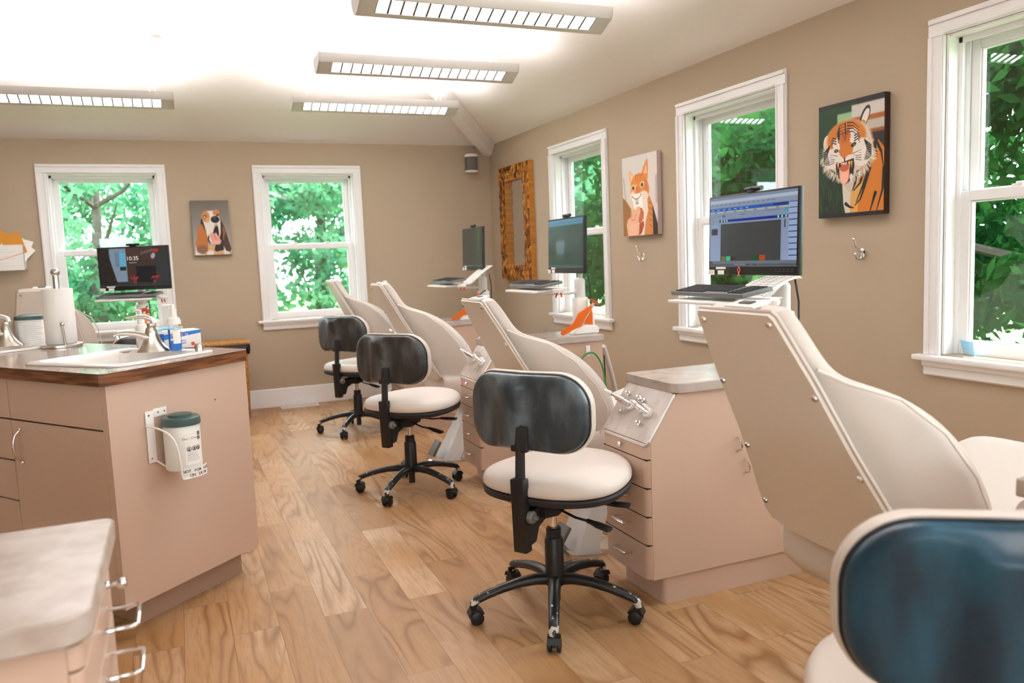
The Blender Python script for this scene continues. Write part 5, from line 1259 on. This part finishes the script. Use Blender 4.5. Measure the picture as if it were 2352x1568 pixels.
def pic_cat():
    P = Paint(180, 222, (222, 214, 206)); P.grad((214, 210, 205), (226, 208, 192)); P.poly([(.75, 0), (1, 0), (1, 1), (.86, 1)], (224, 212, 206)); P.poly([(0, .50), (.10, .55), (.25, .66), (.24, 1), (0, 1)], (160, 112, 62)); P.poly([(.02, .25), (.05, .25), (.11, .55), (.08, .55)], (168, 175, 172)); P.poly([(.80, .56), (.88, .66), (1, .88), (1, 1), (.82, 1)], (48, 26, 14)); P.rect(.95, .28, 1, .62, (190, 175, 172)); P.blur(10)
    O_, D_, W_ = (226, 142, 62), (196, 98, 28), (240, 222, 206)
    P.poly([(.60, .55), (.78, .52), (.86, .62), (.87, 1), (.52, 1), (.52, .72)], (214, 138, 70)); P.poly([(.52, .58), (.72, .55), (.74, .70), (.66, .84), (.62, 1), (.46, 1)], W_); P.poly([(.27, .52), (.40, .55), (.40, .80), (.28, .80)], (238, 190, 150))
    P.poly([(.20, .18), (.23, .17), (.37, .27), (.28, .36), (.23, .36)], (240, 176, 128)); P.poly([(.24, .21), (.34, .28), (.27, .34)], (246, 200, 165)); P.poly([(.71, .08), (.745, .06), (.76, .16), (.745, .32), (.57, .24), (.62, .16)], O_); P.poly([(.71, .12), (.73, .24), (.62, .24)], (240, 180, 140))
    P.ell(.50, .37, .245, .145, O_); P.ell(.62, .44, .16, .12, (222, 138, 60)); P.ell(.36, .45, .13, .10, (236, 164, 100)); P.ell(.62, .52, .13, .07, W_); P.ell(.30, .50, .07, .06, (246, 214, 186))
    for x in (.40, .45, .50, .55, .60): P.line([(x, .24), (x+.01, .34)], .011, D_, taper=True)
    for k in range(5): P.line([(.66, .30+.03*k), (.75, .36+.03*k)], .008, D_, taper=True); P.line([(.78, .60+.07*k), (.86, .63+.07*k)], .014, D_, taper=True)
    P.ell(.32, .395, .055, .035, (246, 214, 180)); P.ell(.58, .372, .065, .036, (246, 214, 180), rot=-15); P.ell(.32, .398, .040, .026, (120, 96, 52)); P.ell(.58, .374, .044, .026, (128, 104, 56), rot=-15); P.ell(.33, .40, .013, .022, (16, 12, 8)); P.ell(.585, .375, .013, .022, (16, 12, 8))
    P.ell(.45, .43, .06, .05, (218, 128, 56)); P.ell(.45, .455, .042, .02, (222, 120, 90))
    P.poly([(.27, .475), (.56, .47), (.60, .66), (.33, .675)], (250, 244, 236))
    K_ = (60, 40, 32); P.line([(.30, .505), (.33, .525), (.39, .54), (.46, .535), (.52, .515), (.545, .49)], .005, K_); P.line([(.28, .51), (.31, .50)], .005, K_); P.line([(.53, .485), (.56, .495)], .005, K_); P.line([(.385, .54), (.395, .60), (.46, .60), (.455, .535)], .005, K_); P.line([(.42, .54), (.428, .60)], .005, K_)
    S1, S2 = (238, 184, 150), (206, 120, 82)
    P.poly([(.44, .64), (.56, .66), (.62, .72), (.60, .80), (.50, .86), (.42, .80)], (200, 108, 66)); P.poly([(.48, .86), (.60, .82), (.62, .88), (.54, .98), (.46, 1)], (176, 78, 44))
    P.poly([(.30, .66), (.38, .665), (.40, .72), (.30, .80), (.20, .80), (.24, .72)], S1); P.poly([(.40, .64), (.50, .64), (.52, .70), (.46, .80), (.46, 1), (.14, 1), (.10, .86), (.14, .79), (.24, .76), (.34, .80), (.38, .74)], S1); P.ell(.24, .74, .04, .03, S2, op=.5, soft=.8); P.line([(.24, .80), (.34, .80), (.39, .73)], .008, S2, .8); P.ell(.30, .92, .15, .09, (244, 196, 164), op=.7, soft=.6)
    return P
def pic_dog():
    P = Paint(150, 230, (120, 110, 100)); P.grad((106, 100, 90), (178, 172, 168)); 
    B_, W_, T_, K_ = (158, 92, 44), (226, 218, 210), (198, 130, 72), (34, 30, 30)
    P.poly([(.10, .86), (.34, .80), (.80, .80), (.92, 1), (.02, 1)], (206, 160, 110)); P.poly([(.05, .84), (.14, .84), (.30, 1), (.02, 1)], W_); P.ell(.42, .95, .10, .05, W_); P.poly([(.78, .74), (.90, .90), (.97, 1), (.80, 1)], (214, 206, 200))
    P.poly([(.24, .34), (.34, .30), (.40, .60), (.42, .76), (.30, .62), (.22, .46)], K_); P.poly([(.14, .46), (.26, .42), (.36, .60), (.40, .74), (.36, .92), (.22, .97), (.08, .92), (.06, .76), (.12, .60)], (186, 112, 54)); P.ell(.22, .88, .14, .08, (132, 92, 68), soft=.5)
    P.poly([(.76, .32), (.86, .50), (.94, .72), (1, .88), (.96, .94), (.86, .92), (.76, .78), (.72, .50)], (70, 46, 38)); P.poly([(.82, .46), (.88, .56), (.80, .74), (.78, .60)], (150, 86, 50))
    P.poly([(.72, .48), (.80, .58), (.78, .74), (.80, .90), (.60, .93), (.54, .90), (.60, .76), (.70, .64)], K_)
    P.poly([(.34, .22), (.42, .19), (.62, .18), (.72, .26), (.76, .36), (.74, .60), (.66, .76), (.48, .78), (.38, .66), (.32, .44), (.28, .34)], W_)
    P.ell(.37, .29, .11, .10, T_, soft=.4); P.ell(.66, .22, .09, .06, T_, soft=.4); P.ell(.42, .35, .05, .05, (214, 160, 110), soft=.6); P.ell(.355, .295, .042, .030, K_); P.ell(.352, .30, .022, .018, (228, 224, 220)); P.ell(.70, .27, .04, .025, K_); P.ell(.71, .285, .018, .012, (220, 216, 212))
    P.ell(.62, .345, .115, .062, (28, 25, 26)); P.ell(.57, .352, .03, .02, (6, 6, 6)); P.ell(.68, .34, .03, .02, (8, 8, 8)); P.ell(.60, .325, .05, .012, (80, 76, 76), soft=.6)
    P.poly([(.62, .40), (.66, .40), (.70, .50), (.70, .62), (.54, .60), (.56, .50)], (190, 160, 140)); P.poly([(.62, .46), (.68, .47), (.70, .62), (.68, .68), (.52, .62), (.56, .54)], (24, 20, 20)); P.line([(.42, .64), (.40, .72), (.44, .76)], .016, K_)
    P.poly([(.44, .60), (.52, .58), (.56, .60), (.62, .58), (.70, .68), (.75, .74), (.70, .80), (.58, .80), (.48, .74)], (226, 158, 146)); P.line([(.56, .61), (.60, .70), (.63, .77)], .008, (190, 110, 104)); P.ell(.60, .76, .10, .035, (232, 170, 158), soft=.4)
    P.rect(0, .985, 1, 1, (90, 60, 40)); return P.blur(2)
canvas('large canvas photo of a snarling tiger between the two right-hand windows', (0, -4.478, 1.611), -PI/2, .374, .508, .036, pic_tiger(), (.035, .015, .01))
canvas('canvas photo of a ginger cat behind a hand-held smile card, between narrow and middle windows', (0, -2.722, 1.599), -PI/2, .418, .515, .036, pic_cat(), (.50, .40, .38))
canvas('small canvas photo of a basset hound between the two back windows', (-2.546, 0, 1.576), 0, .296, .460, .030, pic_dog(), (.12, .08, .05))
# mirror
t = empty('wall_mirror', (0, -.662, 1.536), 0, 'tall mirror in an amber wood mosaic frame at the corner end of the right wall', 'mirror')
W0, H0 = .668, 1.002; w1, h1 = .412, .752
b = B(); fx = -.048
b.box(fx, -.004, -W0/2, -w1/2, -H0/2, H0/2).box(fx, -.004, w1/2, W0/2, -H0/2, H0/2).box(fx, -.004, -w1/2, w1/2, h1/2, H0/2).box(fx, -.004, -w1/2, w1/2, -H0/2, -h1/2)
ri = random.Random(5); nc, nr_ = 24, 28; cw_, ch_ = W0/nc, H0/nr_; spans = []
for c in range(nc):
    for r in range(-1, nr_):
        z0 = -H0/2+(r+(.5 if c % 2 else 0)+.12*ri.uniform(-1, 1))*ch_; z1 = z0+ch_*.95; y0 = -W0/2+c*cw_; y1 = y0+cw_*.95
        z0, z1 = max(z0, -H0/2), min(z1, H0/2)
        yc_, zc_ = (y0+y1)/2, (z0+z1)/2
        if z1-z0 < .008: continue
        if abs(yc_) < w1/2:
            if -h1/2 < zc_ < h1/2: continue
            if z1 > -h1/2 > z0: z1 = -h1/2
            if z0 < h1/2 < z1: z0 = h1/2
            if z1-z0 < .006: continue
        elif abs(yc_)-cw_/2 < w1/2: 
            if y0 < 0: y1 = min(y1, -w1/2)
            else: y0 = max(y0, w1/2)
        n0 = len(b.bm.faces); b.box(fx-.002-.004*ri.random(), fx+.002, y0, y1, z0, z1); spans.append((n0, ri.choice([1, 1, 2, 2, 3, 3, 4, 5])))
b.bm.faces.ensure_lookup_table()
for n0, k_ in spans:
    for f in list(b.bm.faces)[n0:n0+6]: f.material_index = k_
for nm_, c_ in (('wood_tone_dark', (.075, .018, .005)), ('wood_tone_red', (.22, .062, .012)), ('wood_tone_mid', (.38, .13, .02)), ('wood_tone_amber', (.52, .20, .03)), ('wood_tone_gold', (.66, .30, .055))): mk(nm_, c_, .35)
b.build('mosaic_frame', ['golden_wood', 'wood_tone_dark', 'wood_tone_red', 'wood_tone_mid', 'wood_tone_amber', 'wood_tone_gold'], t, smooth=0)
b = B()
for s in (-1, 1): b.box(fx-.001, -.002, s*W0/2-.001*s, s*(W0/2+.004), -H0/2-.004, H0/2+.004).box(fx+.004, -.012, s*w1/2, s*(w1/2-.010), -h1/2, h1/2)
b.box(fx-.001, -.002, -W0/2, W0/2, H0/2, H0/2+.004).box(fx-.001, -.002, -W0/2, W0/2, -H0/2-.004, -H0/2); b.build('wood_edging', 'golden_wood', t, smooth=0)
B().box(-.012, -.008, -w1/2+.001, w1/2-.001, -h1/2+.001, h1/2-.001).build('glass', 'mirror_glass', t, smooth=0)
# coat hooks
def coat_hook(loc, label):
    t = empty('coat_hook', loc, 0, label, 'hook', 'chrome double coat hooks')
    B().lathe([(0, 0), (.017, 0), (.016, .004), (.010, .007), (0, .008)], (0, 0, 0), 20, Matrix.Rotation(-PI/2, 4, 'Y') @ Matrix.Diagonal((1.35, 1, 1, 1))).build('backplate', 'chrome', t)
    B().tube(smooth_pts([(-.004, 0, .004), (-.022, 0, .012), (-.040, 0, .030), (-.052, 0, .060)]), [.0065]*4+[.005]*15, 8).sph((-.053, 0, .064), .008, 12).build('upper_hook', 'chrome', t)
    B().tube(smooth_pts([(-.004, 0, -.008), (-.014, 0, -.026), (-.032, 0, -.024), (-.042, 0, -.006)]), .0055, 8).sph((-.043, 0, -.002), .0075, 12).build('lower_hook', 'chrome', t)
    s = B(); s.cyl((-.007, 0, .010), (-.009, 0, .010), .0035, .003, 8).cyl((-.007, 0, -.010), (-.009, 0, -.010), .0035, .003, 8); s.build('screws', 'black_plastic', t)
coat_hook((0, -2.70, 1.205), 'chrome double coat hook below the cat canvas'); coat_hook((0, -4.52, 1.190), 'chrome double coat hook below the tiger canvas')
# speaker
t = empty('wall_speaker', (-.225, -.10, 2.118), 0, 'small cylindrical grey and white speaker on a bracket high in the back corner', 'speaker')
b = B(); ol = rrect(.115, .105, .045, 8); b.prism(ol, 'z', -.068, .062).build('grille', 'speaker_mesh', t, smooth=40)
b = B(); b.prism(rrect(.119, .109, .047, 8), 'z', .058, .082).prism(rrect(.119, .109, .047, 8), 'z', -.082, -.066).prism(rrect(.06, .05, .02, 6), 'z', .082, .088); b.build('end_caps', 'white_plastic', t, bevel=.003)
B().box(.050, .072, .02, .085, -.05, .075, .004).box(-.03, .072, .070, .098, -.05, .075, .004).build('bracket', 'white_plastic', t)
# switch plate
def plate(loc, rz, label):
    t = empty('outlet_plate', loc, rz, label, 'outlet'); B().box(-.034, .034, -.005, 0, -.055, .055, .003).build('cover', 'white_plastic', t)
    for z in (-.02, .02): B().lathe([(0, 0), (.015, 0), (.015, .002), (0, .002)], (0, -.005, z), 16, Matrix.Rotation(PI/2, 4, 'X')).build('socket', 'light_grey', t)
plate((-.17, 0, 1.215), 0, 'white outlet plate on the back wall, right of the dim corner screen')
# paper holder at far left
t = empty('wall_file_holder', (-4.12, 0, 1.42), 0, 'white wall pocket stuffed with papers at the left edge of the photo', 'file holder')
B().box(-.30, .205, -.075, -.004, -.135, -.125).box(-.30, .205, -.080, -.074, -.135, .06).box(-.30, .205, -.006, 0, -.135, .10).box(.199, .205, -.08, 0, -.135, .06).build('pocket', 'white_plastic', t, bevel=.002)
def sheet(c, w, h, rot, m, nm): 
    from mathutils import Euler
    return B().rbox(c, (w, .0012, h), (-.18, rot, 0)).build(nm, m, t, smooth=0)
for i, (x, z, w, h, r, m) in enumerate(((.02, .02, .34, .22, .1, 'paper'), (.12, .03, .24, .20, .35, 'paper'), (.07, .045, .26, .20, .62, 'orange_card'), (-.05, .0, .30, .24, -.05, 'paper'), (.15, .02, .20, .17, .75, 'paper'), (.10, .05, .22, .17, -.3, 'orange_card'))):
    if 'orange_card' not in M: mk('orange_card', (.70, .30, .04), .7)
    sheet((x, -.020-.009*i, z), w, h, r, m, 'paper_sheet')
ln = B()
for k in range(8): ln.box(-.28, .15-.05*(k % 3), -.0812, -.080, -.10+.018*k, -.098+.018*k)
ln.build('faint_print', 'light_grey', t, smooth=0)
# wicker hamper with bag
t = empty('wicker_hamper', (-2.575, -.30, 0), 0, 'tall brown wicker hamper lined with a black bag, behind the island against the back wall', 'basket')
hb = B(); R = []
for z, w, l in ((0, .40, .30), (.02, .41, .31), (.30, .425, .325), (.60, .44, .34)): R.append([Vector((u, v, z)) for u, v in rrect(w, l, .03, 4)])
hb.rings(R).build('woven_body', 'wicker', t, smooth=30)
B().tube([Vector((u, v, .628)) for u, v in rrect(.46, .36, .05, 5)], [.012]*24, 8, closed=True).prism(rrect(.455, .355, .05, 5), 'z', .622, .640).build('lid_rim', 'wicker', t)
b = B(); R = []
for z, s_ in ((.625, 1.0), (.600, 1.045), (.575, 1.05), (.545, 1.03), (.548, .99)):
    R.append([Vector((u*s_*(1+.012*math.sin(i*2.3)), v*s_*(1+.012*math.cos(i*1.9)), z+.010*math.sin(i*1.7))) for i, (u, v) in enumerate(rrect(.455, .355, .05, 8))])
b.rings(R, False, False).build('bag_overhang', 'bin_bag', t)
# floor vent
vt = empty('floor_vent', (-1.93, -.085, .0), 0, 'white metal floor register lying along the back baseboard', 'vent')
b = B(); b.box(-.16, .16, -.055, -.045, 0, .005).box(-.16, .16, .045, .055, 0, .005).box(-.16, -.15, -.045, .045, 0, .005).box(.15, .16, -.045, .045, 0, .005)
for k in range(24): b.box(-.146+.0125*k, -.140+.0125*k, -.045, .045, 0, .004)
b.build('slotted_cover', 'white_trim', vt, smooth=0)
# small card on the near window sill
t = empty('appointment_card', (.045, -5.005, .770), 1.15, 'light blue card leaning in the corner of the nearest window sill', 'card')
b = B().rbox((0, 0, .031), (.10, .0012, .062), (-.12, 0, 0)).build('blue_card', 'light_blue', t, smooth=0)
B().rbox((.0, -.0012, .046), (.034, .0008, .030), (-.12, 0, 0)).build('white_square', 'label_white', t, smooth=0)
b = B()
for k in range(3): b.rbox((-.03, -.0012-.0006*k, .022+.010*k), (.03, .0008, .0015), (-.12, 0, 0))
for k in range(2): b.rbox((0.0, -.0008, .012+.008*k), (.085, .0008, .0018), (-.12, 0, 0))
b.build('print_lines', 'label_white', t, smooth=0)
